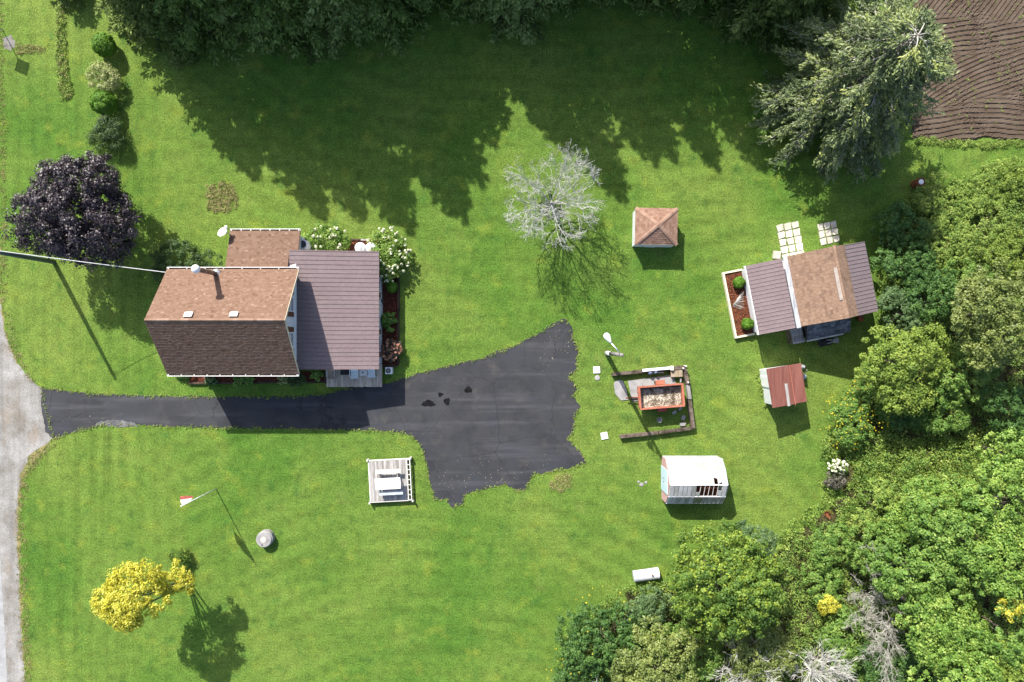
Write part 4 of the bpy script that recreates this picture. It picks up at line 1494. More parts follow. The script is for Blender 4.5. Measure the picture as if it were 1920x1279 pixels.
# ------------------------------------------------------------------ greenhouse
gh = thing("greenhouse", "white gambrel greenhouse with broken roof panes and a pale blue door", "greenhouse", (13.3, -10.25, 0))
gx0, gx1 = -2.0, 2.06
sec = [(1.62, 1.2), (.95, 2.0), (0, 2.55), (-.95, 2.0), (-1.62, 1.2)]
# frame hoops
for i in range(14):
    x = gx0 + (gx1 - gx0) * i / 13
    mb = MB()
    pr = [(1.62, 0)] + sec + [(-1.62, 0)]
    mb.tube([(x, a, b) for a, b in pr], .028, 4)
    mb.build("hoop", M['palewood'], gh)
for (a, b) in sec:
    mb = MB()
    mb.box(((gx0 + gx1) / 2, a, b), (gx1 - gx0 + .06, .07, .07))
    mb.build("purlin", M['whitepaint'], gh)
missing = {(2, 7), (2, 8), (2, 9), (2, 10)}
half = {(2, 6): .45, (2, 11): .6, (1, 10): .62, (1, 11): .8}
for s_ in range(4):
    (a0, z0), (a1, z1) = sec[s_], sec[s_ + 1]
    nv = Vector((0, -(z1 - z0), (a1 - a0)))
    if nv.z < 0:
        nv = -nv
    nv.normalize()
    for i in range(13):
        if (s_, i) in missing:
            continue
        xa, xb = gx0 + (gx1 - gx0) * i / 13 + .02, gx0 + (gx1 - gx0) * (i + 1) / 13 - .02
        f0, f1 = .02, .98
        if (s_, i) in half:
            f1 = .02 + half[(s_, i)] * .96 if s_ != 2 else .98
            f0 = .02 if s_ != 2 else .98 - half[(s_, i)] * .9
        if s_ == 1 and i in (6, 7, 8, 9):
            f0 = .07
        jag_ = random.uniform(-.06, .06) if (s_, i) in half else 0
        pa = [(xa, a0 + (a1 - a0) * f0, z0 + (z1 - z0) * f0), (xb, a0 + (a1 - a0) * (f0 + jag_), z0 + (z1 - z0) * (f0 + jag_)), (xb, a0 + (a1 - a0) * f1, z0 + (z1 - z0) * f1), (xa, a0 + (a1 - a0) * (f1 - jag_ * 3), z0 + (z1 - z0) * (f1 - jag_ * 3))]
        up_ = nv * .045
        dn_ = nv * .032
        mb = MB()
        bt = [tuple(Vector(p) + dn_) for p in pa]
        tp = [tuple(Vector(p) + up_) for p in pa]
        mb.hexa(bt, tp)
        mt = 'fibre'
        if s_ == 3:
            mt = 'greenpane' if i in (6, 7) else ('fibre2' if i > 7 or i in (2, 4) else 'fibre')
        if s_ == 1 and i in (8, 9, 12):
            mt = 'fibre2'
        if s_ == 2 and i in (1, 5, 6):
            mt = 'fibre2'
        if s_ == 0 and i in (7, 8, 11):
            mt = 'fibre2'
        mb.build("roof_pane", M[mt], gh)
for yy in (1.62, -1.62):
    for i in range(13):
        xa, xb = gx0 + (gx1 - gx0) * i / 13 + .012, gx0 + (gx1 - gx0) * (i + 1) / 13 - .012
        mb = MB()
        mb.box(((xa + xb) / 2, yy + (.034 if yy > 0 else -.034), .6), (xb - xa, .014, 1.14))
        mb.build("side_pane", M['fibre'], gh)
for xx in (gx0 - .05, gx1 + .05):
    mb = MB()
    prof = [(1.6, 0), (1.6, 1.2), (.94, 1.98), (0, 2.52), (-.94, 1.98), (-1.6, 1.2), (-1.6, 0)]
    mb.extrude([(xx - .02, a, b) for a, b in prof], [(xx + .02, a, b) for a, b in prof])
    mb.build("end_wall", M['pinkside'] if xx < 0 else M['fibre'], gh)
mb = MB()
for k in range(14):
    zz = .08 + k * .15
    w_ = 1.58 if zz < 1.2 else max(.2, 1.58 - (zz - 1.2) * .83)
    mb.box((gx0 - .078, 0, zz), (.016, 2 * w_, .11))
mb.build("siding", M['pinkside'], gh, kind="stuff")
for s_ in (-.45, .45):
    mb = MB()
    mb.box((gx0 - .11, s_ + .05, 1.02), (.04, .86, 2.0))
    dd = mb.build("door", M['bluedoor'], gh)
    mb = MB()
    mb.box((gx0 - .14, s_ * .3 + .05, 1.0), (.04, .04, .15))
    mb.build("handle", M['black'], dd)
mb = MB()
rr = np.random.default_rng(9)
mb.box((0, .05, .3), (3.9, 3.1, .6))
mb.build("bench", M['brownearth'], gh)
q, tn = chips(np.array([(-1.9, -1.5), (1.95, -1.5), (1.95, 1.5), (-1.9, 1.5)]), 1600, .62, 55, .16)
o = bpy.data.objects.new("dead_plants", quads_mesh("dead_plants", q, tn * .8, M['mulch']))
o["kind"] = "stuff"
COL.objects.link(o)
o.parent = gh

# ------------------------------------------------------------------ deck platform with picnic table
PA = math.radians(3)
pf = thing("deck_platform", "square grey plank platform on the grass below the driveway", "platform", (-9.12, -10.46, 0), PA)
pm = MB()
pm.box((0, 0, 0), (.132, 3.0, .04))
pm = pm.mesh("plank", M['greywood'])
for i in range(20):
    piece("plank", pm, pf, (-1.40 + i * .14, .07 + random.uniform(-.012, .012), .38))
for s_, yy in ((1, 1.62), (-1, -1.48)):
    mb = MB()
    mb.box((0.06, yy, .27), (3.06, .06, .24))
    mb.build("rim_joist", M['palewood'], pf)
for xx in (-1.50, 1.36, 1.59):
    mb = MB()
    mb.box((xx, .07, .27 if xx < 1.3 else .33), (.06, 3.02, .24))
    mb.build("rim_joist", M['palewood'], pf)
for k in range(9):
    mb = MB()
    mb.box((1.475, -1.42 + k * .373, .42), (.17, .05, .03))
    mb.build("cross_rail", M['palewood'], pf)
for xx, yy in ((-1.55, 1.66), (1.66, 1.66), (-1.55, -1.53), (1.66, -1.53)):
    mb = MB()
    mb.box((xx, yy, .26), (.11, .11, .52))
    mb.build("corner_post", M['palewood'], pf)
pt = thing("picnic_table", "white picnic table with two attached benches on the plank platform", "picnic table", (-9.12, -10.46, .402), PA)
bm_ = MB()
bm_.box((0, 0, 0), (1.86, .158, .04))
bm_ = bm_.mesh("table_board", M['whitepaint'])
for i in range(5):
    piece("table_board", bm_, pt, (0.0, -.33 + i * .165, .74))
b2 = MB()
b2.box((0, 0, 0), (1.84, .30, .045))
b2.build("bench_seat", M['palewood'], pt).location = (.03, .84, .46)
b3 = MB()
b3.box((0, 0, 0), (1.75, .28, .045))
b3.build("bench_seat", surf("grey_blue_bench", (.34, .38, .40), (.46, .50, .52), 2, .7), pt).location = (.17, -.76, .46)
for xx in (-.65, .7):
    for s_ in (-1, 1):
        mb = MB()
        mb.tube([(xx, s_ * .72, 0), (xx, s_ * .28, .72)], .045, 4)
        mb.build("leg", M['greywood'], pt)
    mb = MB()
    mb.box((xx, .04, .40), (.05, 1.75, .09))
    mb.build("cross_beam", M['greywood'], pt)

# ------------------------------------------------------------------ timber pen, wagon and clutter
pen = thing("timber_pen", "low rotting timber wall around the parked wagon on three sides", "retaining wall", (11.0, -4.2, 0))


def pl_(x, y):
    a = P(x, y)
    return (a[0] - 11.0, a[1] + 4.2)


for (x0, y0, x1, y1, w, h, mt) in ((1146, 702, 1203, 696, .24, .45, 'oldtimber'), (1203, 695, 1281, 688, .24, .5, 'oldtimber'), (1281, 688, 1287, 720, .26, .55, 'oldtimber'), (1287, 721, 1291, 748, .24, .5, 'greywood'), (1290, 749, 1297, 802, .26, .5, 'oldtimber'), (1161, 818, 1232, 811, .22, .4, 'oldtimber'), (1233, 810.5, 1298, 802, .22, .42, 'oldtimber')):
    a, b = Vector(pl_(x0, y0)), Vector(pl_(x1, y1))
    d = b - a
    for lv in range(2):
        mb = MB()
        mb.box(((a.x + b.x) / 2 + random.uniform(-.02, .02), (a.y + b.y) / 2 + random.uniform(-.02, .02), h * (.25 + lv * .5)), (d.length - .03 * lv, w, h / 2 - .008), math.atan2(d.y, d.x) + random.uniform(-.008, .008))
        mb.build("timber", M[mt], pen)
for (x0, y0) in ((1282, 686), (1277, 690), (1286, 716)):
    a = pl_(x0, y0)
    mb = MB()
    mb.tube([(a[0], a[1], 0), (a[0], a[1], .72)], .06, 8)
    mb.build("post", M['palewood'], pen)
t = thing("concrete_pad", "pale broken concrete pad under the orange wagon", "concrete pad", (*P(1225, 725), 0), math.radians(4))
mb = MB()
cx_, cy_ = P(1225, 725)
pad = [(1178, 711), (1262, 705), (1268, 722), (1262, 748), (1183, 750)]
mb.prism([(P(x, y)[0] - cx_, P(x, y)[1] - cy_) for x, y in pad][::-1], 0, .06)
mb.build("slab", M['concrete'], t)
mb = MB()
pad = [(1152, 716), (1160, 712), (1167, 714), (1176, 735), (1178, 749), (1165, 751), (1155, 741), (1151, 728)]
poly = [P(x, y) for x, y in pad][::-1]
mb.prism(jag(poly, .03, .12, 2), 0, .06)
tag(mb.build("broken_slab", M['concrete']), "rounded broken piece of pale concrete in the grass beside the pad", "concrete slab")
for i, (x, y, rz_, lab) in enumerate(((1118.5, 693.5, .05, "square white concrete slab in the lawn near the light pole"), (1133, 817, .2, "square white concrete slab in the lawn below the timber pen"))):
    mb = MB()
    mb.prism([(-.25, -.25), (.25, -.25), (.25, .25), (-.25, .25)], 0, .08)
    o = tag(mb.build("square_slab", M['whitepaint']), lab, "paving slab", "white slabs in the lawn")
    o.location = (*P(x, y), 0)
    o.rotation_euler = (0, 0, rz_)
mb = MB()
mb.lathe([(.19, 0), (.2, .03), (.18, .05), (.02, .05)], (0, 0, 0), 18)
o = tag(mb.build("round_cover", M['concrete']), "small round tan cover in the lawn below the first white slab", "cover")
o.location = (*P(1120, 708.5), 0)
# white board leaning on the pen wall, slatted crate, jugs
a, b = Vector(pl_(1202, 694)), Vector(pl_(1257, 689))
mb = MB()
d = b - a
mb.box((0, 0, .05), (d.length, .20, .09))
o = tag(mb.build("white_board", M['whitepaint']), "long white board lying on top of the timber pen wall", "board")
o.location = ((a.x + b.x) / 2 + 11.0, (a.y + b.y) / 2 - 4.2, .505)
o.rotation_euler = (0, 0, math.atan2(d.y, d.x))
mb = MB()
mb.box((0, 0, .08), (.22, .34, .16))
o = tag(mb.build("cream_block", M['cream']), "cream block on the pen wall beside the white board", "block")
o.location = (*P(1259.5, 690, .5), .505)
t = thing("slatted_crate", "yellowed slatted wooden crate in the corner of the timber pen", "crate", (*P(1269, 700.5, .5), 0), math.radians(2))
mb = MB()
mb.box((0, 0, .20), (.78, .44, .4))
mb.build("body", M['oldtimber'], t)
sm = MB()
sm.box((0, 0, 0), (.05, .50, .03))
sm = sm.mesh("slat", M['pallet'])
for i in range(12):
    piece("slat", sm, t, (-.4 + i * .073, 0, .43))
for lab, x, y in (("dull blue jug standing on the concrete pad nearer the light pole", 1219.5, 699.5), ("dull blue jug standing on the concrete pad nearer the slatted crate", 1230, 698)):
    t = thing("plastic_jug", lab, "jug", (*P(x, y, .5), .06), 0, "blue jugs on the pad")
    mb = MB()
    mb.lathe([(.13, 0), (.14, .05), (.14, .38), (.10, .46), (.045, .49), (.045, .53), (.01, .53)], (0, 0, 0), 14)
    mb.build("body", M['bluejug'], t, True)
    mb = MB()
    mb.tube([(.10, 0, .35), (.18, 0, .42), (.06, 0, .50)], .02, 5)
    mb.build("handle", M['bluejug'], t)
mb = MB()
mb.box((0, 0, .03), (.42, .06, .06))
o = tag(mb.build("white_stick", M['whitepaint']), "short white stick on the pad beside the blue jugs", "stick")
o.location = (*P(1238.5, 698.5), .06)
mb = MB()
mb.tube([(0, -.16, .2), (0, .16, .2)], .08, 8)
o = tag(mb.build("grey_pipe", M['steel']), "short grey pipe piece between crate and wagon", "pipe")
o.location = (*P(1276.5, 713, .2), .0)
for lab, x, y, sx_, sy_, rz_ in (("pale stone behind the wagon wheel inside the pen", 1264, 773, .36, .22, .5), ("narrow pale stone at the inner corner behind the wagon", 1275, 766, .2, .32, -.5), ("flat grey stone by the pen wall below the wagon", 1281, 783, .3, .42, -.2), ("flat grey stone near the bottom corner of the pen", 1280, 795, .5, .3, .1)):
    mb = MB()
    mb.prism([(-sx_ / 2, -sy_ * .4), (sx_ * .3, -sy_ / 2), (sx_ / 2, sy_ * .2), (sx_ * .2, sy_ / 2), (-sx_ * .45, sy_ * .35)], 0, .12)
    o = tag(mb.build("stone", M['concrete']), lab, "stone", "stones inside the pen")
    o.location = (*P(x, y), 0)
    o.rotation_euler = (0, 0, rz_)
t = thing("metal_bucket", "dented dark bucket on the grass below the wagon", "bucket", (*P(1236.5, 787.5, .3), 0))
mb = MB()
mb.lathe([(.15, 0), (.19, .34), (.20, .35), (.17, .34), (.13, .04), (.01, .04)], (0, 0, 0), 14)
mb.build("body", M['steel'], t, True)
mb = MB()
mb.tube([(-.18, 0, .33), (0, -.1, .44), (.18, 0, .33)], .012, 5)
mb.build("handle", M['black'], t)

GA = math.radians(4.5)
wg = thing("farm_wagon", "open orange box wagon with dusty floor parked inside the timber pen", "wagon", (10.92, -4.06, 0), GA)
mb = MB()
mb.box((0, 0, .72), (3.1, 1.55, .06))
mb.build("floor", M['trailerfloor'], wg)
for i, (cx_, cy_, sx_, sy_) in enumerate(((0, .80, 3.24, .05), (0, -.80, 3.24, .05), (-1.595, 0, .05, 1.54), (1.595, 0, .05, 1.54))):
    mb = MB()
    mb.box((cx_, cy_, 1.0), (sx_, sy_, .58))
    sb = mb.build("side_board", M['orange'], wg)
    mb = MB()
    if i < 2:
        mb.box((cx_, cy_, 1.31), (3.30, .11, .05))
    else:
        mb.box((cx_, 0, 1.312), (.17, 1.50, .05))
    mb.build("top_rail", M['orange'], sb)
    for k in range(4 if i < 2 else 2):
        mb = MB()
        if i < 2:
            mb.box((-1.2 + k * .8, cy_ + (.045 if cy_ > 0 else -.045), 1.0), (.07, .04, .6))
        else:
            mb.box((cx_ + (.045 if cx_ > 0 else -.045), -.4 + k * .8, 1.0), (.04, .07, .6))
        mb.build("stake", M['orange'], sb)
for k, yy in enumerate((.62, .68)):
    mb = MB()
    mb.box((.05, yy, .80 + k * .12), (2.9, .05, .1), .012 * (k - .5))
    mb.build("loose_board", M['oldtimber'], wg)
q, tn = chips(np.array([(-1.5, -.74), (1.5, -.74), (1.5, .74), (-1.5, .74)]), 700, .755, 61, .11)
o = bpy.data.objects.new("dry_litter", quads_mesh("dry_litter", q, tn, M['leaflitter']))
o["kind"] = "stuff"
COL.objects.link(o)
o.parent = wg
for yy in (1.0, -1.0):
    mb = MB()
    mb.tube([(.1, yy - .10, .36), (.1, yy - .09, .36), (.1, yy + .09, .36), (.1, yy + .10, .36)], [.30, .36, .36, .30], 18)
    wh = mb.build("wheel", M['rubber'], wg)
    mb = MB()
    mb.tube([(.1, yy - .11, .36), (.1, yy + .11, .36)], .2, 14)
    mb.build("rim", M['redwheel'], wh)
    mb = MB()
    mb.box((.12, yy, .74), (.62, .30, .04))
    mb.box((-.20, yy, .66), (.04, .30, .16))
    mb.box((.44, yy, .66), (.04, .30, .16))
    mb.build("mudguard", M['orange'] if yy > 0 else M['redwheel'], wg)
mb = MB()
mb.box((0, 0, .60), (3.0, .12, .14))
mb.tube([(-1.5, 0, .55), (-2.2, .0, .42), (-2.45, 0, .40)], .05, 6)
mb.build("drawbar", M['rustbarrel'], wg)
mb = MB()
mb.tube([(.1, -.95, .36), (.1, .95, .36)], .05, 8)
mb.build("axle", M['rustbarrel'], wg)
mb = MB()
a, b = P3(1183, 749, .1), P3(1199, 747, .1)
mb.tube([a, b], .05, 6)
tag(mb.build("iron_bar", M['black']), "dark iron bar lying along the lower edge of the concrete pad", "bar")

# ------------------------------------------------------------------ poles, lamp, flag, wire, sign
bx, by = P(101, 491)
t = thing("utility_pole", "tall grey green utility pole leaning out over the road edge", "utility pole", (bx, by, 0))
mb = MB()
mb.tube([(0, 0, -.2), (0, 0, 3), (0, 0, 8.1)], [.175, .165, .12], 14)
mb.build("pole", M['pole'], t, True)
mb = MB()
mb.lathe([(.125, 0), (.125, .05), (.02, .08)], (0, 0, 8.09), 14)
mb.build("pole_cap", M['steel'], t)
mb = MB()
mb.lathe([(.03, 0), (.06, .04), (.05, .14), (.02, .16)], (.15, 0, 7.7), 10)
mb.build("insulator", M['whitepaint'], t)
mb = MB()
a = Vector((bx + .15, by, 7.85))
b = Vector((RX0 - .02, 4.72, 4.25))
pts = []
for k in range(25):
    f = k / 24
    p = a.lerp(b, f)
    p.z -= .55 * math.sin(math.pi * f)
    pts.append(p)
mb.tube(pts, .022, 5)
tag(mb.build("service_cable", M['whitepaint']), "thin pale service cable strung from the utility pole to the house eave", "cable")

lx, ly = P(1137, 662)
t = thing("light_pole", "grey yard light pole with white foot and cobra head lamp beside the driveway", "street light", (lx, ly, 0))
mb = MB()
mb.tube([(0, 0, .0), (0, 0, 2.2)], [.17, .155], 12)
mb.build("painted_foot", M['whitepaint'], t, True)
mb = MB()
mb.tube([(0, 0, 2.201), (0, 0, 7.4)], [.15, .11], 12)
mb.build("pole", surf("grey_weathered_pole", (.15, .14, .13), (.27, .255, .24), 2, .85, .2, stretch=(1, 1, .3)), t, True)
arm_end = Vector(P3(1146, 643.5, 7.5)) - Vector((lx, ly, 0))
a0 = Vector((0, 0, 6.6))
a0p = Vector((.0, .08, 6.7))
mb = MB()
mb.tube([a0, a0.lerp(arm_end, .5) + Vector((0, 0, .35)), arm_end], [.045, .04, .04], 8)
mb.build("lamp_arm", M['whitepaint'], t, True)
hd = Vector(P3(1138, 630.5, 7.55)) - Vector((lx, ly, 0))
d = (hd - arm_end)
d.z = 0
d.normalize()
sdv = Vector((-d.y, d.x, 0))
mb = MB()
o_ = len(mb.v)
rings = [(0, .05, .05), (.12, .09, .08), (.30, .17, .12), (.48, .215, .15), (.62, .20, .14), (.72, .12, .09), (.75, .03, .03)]
nn = 12
for f, w_, h_ in rings:
    c_ = arm_end + d * f
    for k in range(nn):
        an = 2 * math.pi * k / nn
        q_ = c_ + sdv * (w_ * math.cos(an)) + Vector((0, 0, h_ * math.sin(an)))
        mb.v.append(tuple(q_))
for i in range(len(rings) - 1):
    for k in range(nn):
        mb.f.append((i * nn + k, i * nn + (k + 1) % nn, (i + 1) * nn + (k + 1) % nn, (i + 1) * nn + k))
        mb.t.append(.5)
mb.f.append(tuple(range(nn - 1, -1, -1)))
mb.f.append(tuple((len(rings) - 1) * nn + k for k in range(nn)))
mb.t += [.5, .5]
hh = mb.build("lamp_head", M['whitepaint'], t, True)
mb = MB()
c_ = arm_end + d * .47
mb.box((c_.x, c_.y, c_.z - .14), (.26, .26, .06), math.atan2(d.y, d.x))
mb.build("lens", M['steel'], hh)

fx_, fy_ = P(405, 916.5)
t = thing("flagpole", "thin white flagpole with a limp red and white flag on the front lawn", "flagpole", (fx_, fy_, 0))
mb = MB()
mb.tube([(0, 0, 0), (0, 0, 5.3)], [.042, .03], 8)
mb.build("pole", M['whitepaint'], t, True)
mb = MB()
mb.lathe([(.01, 0), (.06, .04), (.06, .08), (.01, .12)], (0, 0, 5.3), 10)
mb.build("finial", M['whitepaint'], t, True)
fd = Vector((.53, -.85, 0)).normalized()
fd = Vector((-.95, .30, 0)).normalized()
for nm, u0, u1, mt in (("flag", .04, .62, 'flag'), ("flag_band", .62, .82, 'flagred'), ("flag_band", .02, .04, 'flagred')):
    mb = MB()
    nu, nv_ = 8, 8
    g0 = len(mb.v)
    for i in range(nu + 1):
        uu = u0 + (u1 - u0) * i / nu
        for j in range(nv_ + 1):
            zz = 5.25 - 1.15 * j / nv_
            hang = uu * (1.0 - .55 * (j / nv_) ** 1.2)
            w_ = .10 * math.sin(uu * 9 + zz * 2.0) * uu
            q_ = fd * hang + Vector((-fd.y, fd.x, 0)) * w_
            mb.v.append((q_.x, q_.y, zz - uu * 1.5))
    for i in range(nu):
        for j in range(nv_):
            b0 = g0 + i * (nv_ + 1) + j
            mb.f.append((b0, b0 + 1, b0 + nv_ + 2, b0 + nv_ + 1))
            mb.t.append(.5)
    mb.build(nm, M[mt], t, True)

sgx, sgy = P(6, 58)
t = thing("road_sign", "road sign on a thin metal post at the verge casting a diamond shadow", "sign", (sgx, sgy, 0))
mb = MB()
mb.box((0, 0, 1.5), (.05, .05, 3.0))
mb.build("post", M['greysign'], t)
mb = MB()
s_ = .62
rot = Matrix.Rotation(math.radians(25), 3, 'Z')
vv = [(-s_, .035, 2.55), (0, .035, 2.55 - s_), (s_, .035, 2.55), (0, .035, 2.55 + s_)]
mb.add([tuple(rot @ Vector(q)) for q in vv] + [tuple(rot @ Vector((q[0], .05, q[2]))) for q in vv], [(0, 1, 2, 3), (7, 6, 5, 4), (0, 4, 5, 1), (1, 5, 6, 2), (2, 6, 7, 3), (3, 7, 4, 0)])
mb.build("sign_plate", M['greysign'], t)

# well ring, barrel, tank
x, y = P(497, 1010, .3)
t = thing("concrete_well", "round concrete well ring with a flat lid on the front lawn", "well", (x, y, 0))
mb = MB()
mb.lathe([(.60, 0), (.60, .48), (.57, .50)], (.04, .03, 0), 32)
mb.build("ring", M['concrete'], t)
mb = MB()
mb.lathe([(.55, .502), (.57, .52), (.57, .57), (.54, .59), (.01, .60)], (0, 0, 0), 32)
ld = mb.build("lid", M['concrete'], t)
mb = MB()
mb.lathe([(.22, .598), (.21, .615), (.17, .615), (.01, .61)], (-.02, 0, 0), 20)
mb.build("hatch", M['paver'], ld)
mb = MB()
mb.lathe([(.045, .59), (.045, .64), (.02, .65)], (-.12, -.38, 0), 10)
mb.build("vent_pipe", M['black'], ld)
x, y = P(1714, 346)
t = thing("burn_barrel", "rusty steel burn barrel standing at the edge of the tree shadow", "barrel", (x, y, 0))
mb = MB()
mb.lathe([(.29, 0), (.30, .02), (.29, .30), (.305, .32), (.29, .34), (.29, .60), (.305, .62), (.29, .64), (.29, .90), (.305, .92), (.27, .92), (.265, .84), (.01, .83)], (0, 0, 0), 22)
mb.build("drum", M['rustbarrel'], t)
mb = MB()
mb.lathe([(.19, .84), (.2, .86), (.17, .89), (.01, .9)], (.02, 0, 0), 16)
mb.build("ash", M['whitepaint'], t)
x, y = P(1211, 1077, .4)
t = thing("oil_tank", "pale metal tank lying on its side at the edge of the bushes", "tank", (x, y, 0), math.radians(8))
mb = MB()
prof = [(.42 * math.cos(a), .48 + .36 * math.sin(a)) for a in np.linspace(0, 2 * math.pi, 25)[:-1]]
mb.extrude([(-.95, a, b) for a, b in prof], [(.95, a, b) for a, b in prof])
mb.build("body", surf("grey_white_tank_paint", (.46, .48, .50), (.70, .71, .72), 1.5, .4, .4), t)
for xx in (-.7, .7):
    for yy in (-.28, .28):
        mb = MB()
        mb.box((xx, yy, .12), (.06, .06, .24))
        mb.build("leg", M['rustbarrel'], t)
mb = MB()
mb.lathe([(.05, .82), (.05, .92), (.07, .93), (.01, .95)], (.4, .05, 0), 10)
mb.build("filler_cap", M['rustbarrel'], t)
mb = MB()
for k in range(24):
    a = rr.uniform(0, 6.28)
    mb.tube([(0, 0, 0), (.25 * math.cos(a), .2 * math.sin(a), .25), (.5 * math.cos(a) * rr.random() + .1, .35 * math.sin(a), .15 + .3 * rr.random())], [.03, .02, .01], 4)
o = tag(mb.build("brush_pile", M['rustbarrel']), "rust red heap of dead twigs at the lawn edge among green bushes", "brush pile")
o.location = (*P(1548, 962), 0)
for (px, py, s_, lab_s) in ((1203, 908, .34, "largest of the flat pale stones sunk in the lawn before the greenhouse door"), (1211, 904, .22, "flat pale stone of the three nearest the greenhouse door"), (1197, 903, .18, "smallest flat pale stone of the three before the greenhouse door")):
    mb = MB()
    mb.prism([(-s_ / 2, -s_ * .3), (s_ * .2, -s_ * .45), (s_ / 2, s_ * .1), (s_ * .1, s_ * .42), (-s_ * .4, s_ * .3)], 0, .05)
    o = tag(mb.build("flat_stone", M['concrete']), lab_s, "stone", "flat stones by the greenhouse")
    o.location = (*P(px, py), 0)

# ------------------------------------------------------------------ lawn trees and shrubs
c, r = at(146, 398, 126, 4.2)
broad("purple_maple", "round dark purple maple beside the road and the utility pole", "tree", c, (r * .97, r * .93, 3.1), 'purple', 820, 80, .14, 300, base=(c[0] + .1, c[1] - .1), clump=.17, zmin=-.65, r0=.22, up=.3, inner=.40, aspect=.75, cabs=.42)
GB = P(352, 1090)
c1, r1 = at(250, 1117, 74, 5.2)


def second_lobe(t, cl, rad, rng, cc):
    c2, r2 = at(324, 1078, 52, 3.6)
    qd, tn, _ = crown((c2[0] - GB[0], c2[1] - GB[1], 3.6), (r2 * 1.05, r2 * 1.0, 1.0), 110, 50, .13, rng, .3, -.5, lobes=6, cabs=.27)
    o = bpy.data.objects.new("crown", quads_mesh("crown", qd, tn, M['gold']))
    COL.objects.link(o)
    o.parent = t
    mb = MB()
    for k in range(4):
        a = Vector((.15 * math.cos(k * 1.6), .15 * math.sin(k * 1.6), 0))
        e = Vector(cc[k * 5 % len(cc)])
        mb.tube([a, a.lerp(e, .5) + Vector((0, 0, .5)), e], [.07, .05, .02], 6)
    mb.build("stem", M['bark'], t)


broad("golden_tree", "bright golden yellow tree with several stems on the front lawn", "tree", c1, (r1, r1 * .95, 1.7), 'gold', 330, 55, .13, 301, base=GB, clump=.22, zmin=-.6, r0=.08, extra=second_lobe, lobes=9, cabs=.30)
shrub("golden_shrub", "low yellow green rounded shrub beneath the golden tree", 338, 1046, 22, .5, 'yellowgreen', 302, 70, 60, .09, .55)

shrub("variegated_shrub", "pale cream and green shrub between the two globe cedars", 193, 147, 32, .8, 'variegated', 304, 70, 70, .10, .75)

shrub("dark_shrub", "loose dark green shrub at the end of the row near the purple maple", 203, 255, 36, .7, 'yew', 306, 130, 80, .08, .75)


def globe(name, label, c, r, rz, seed, group=None, n=9000, leaf=.055):
    rng = np.random.default_rng(seed)
    t = thing(name, label, "shrub", (c[0], c[1], 0), 0, group)
    sd = dirs(int(26 + 14 * r), rng, -.6)
    d = dirs(n, rng, -.75)
    dot = d @ sd.T
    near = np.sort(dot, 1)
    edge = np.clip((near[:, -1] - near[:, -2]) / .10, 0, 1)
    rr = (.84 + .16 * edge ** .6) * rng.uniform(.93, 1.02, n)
    p = d * np.array([r, r, rz]) * rr[:, None] + np.array([0, 0, c[2]])
    p[:, 2] = np.maximum(p[:, 2], .04)
    own = sd[np.argmax(dot, 1)]
    nr = d + (d - own) * .9 + rng.normal(size=(n, 3)) * .35
    q = leaves(p, nr, leaf * 1.5, leaf, rng)
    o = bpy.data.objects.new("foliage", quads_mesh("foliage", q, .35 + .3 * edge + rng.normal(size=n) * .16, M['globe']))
    COL.objects.link(o)
    o.parent = t
    mb = MB()
    mb.tube([(0, 0, -.05), (0, 0, c[2])], [.06, .03], 6)
    mb.build("stem", M['bark'], t)
    return t


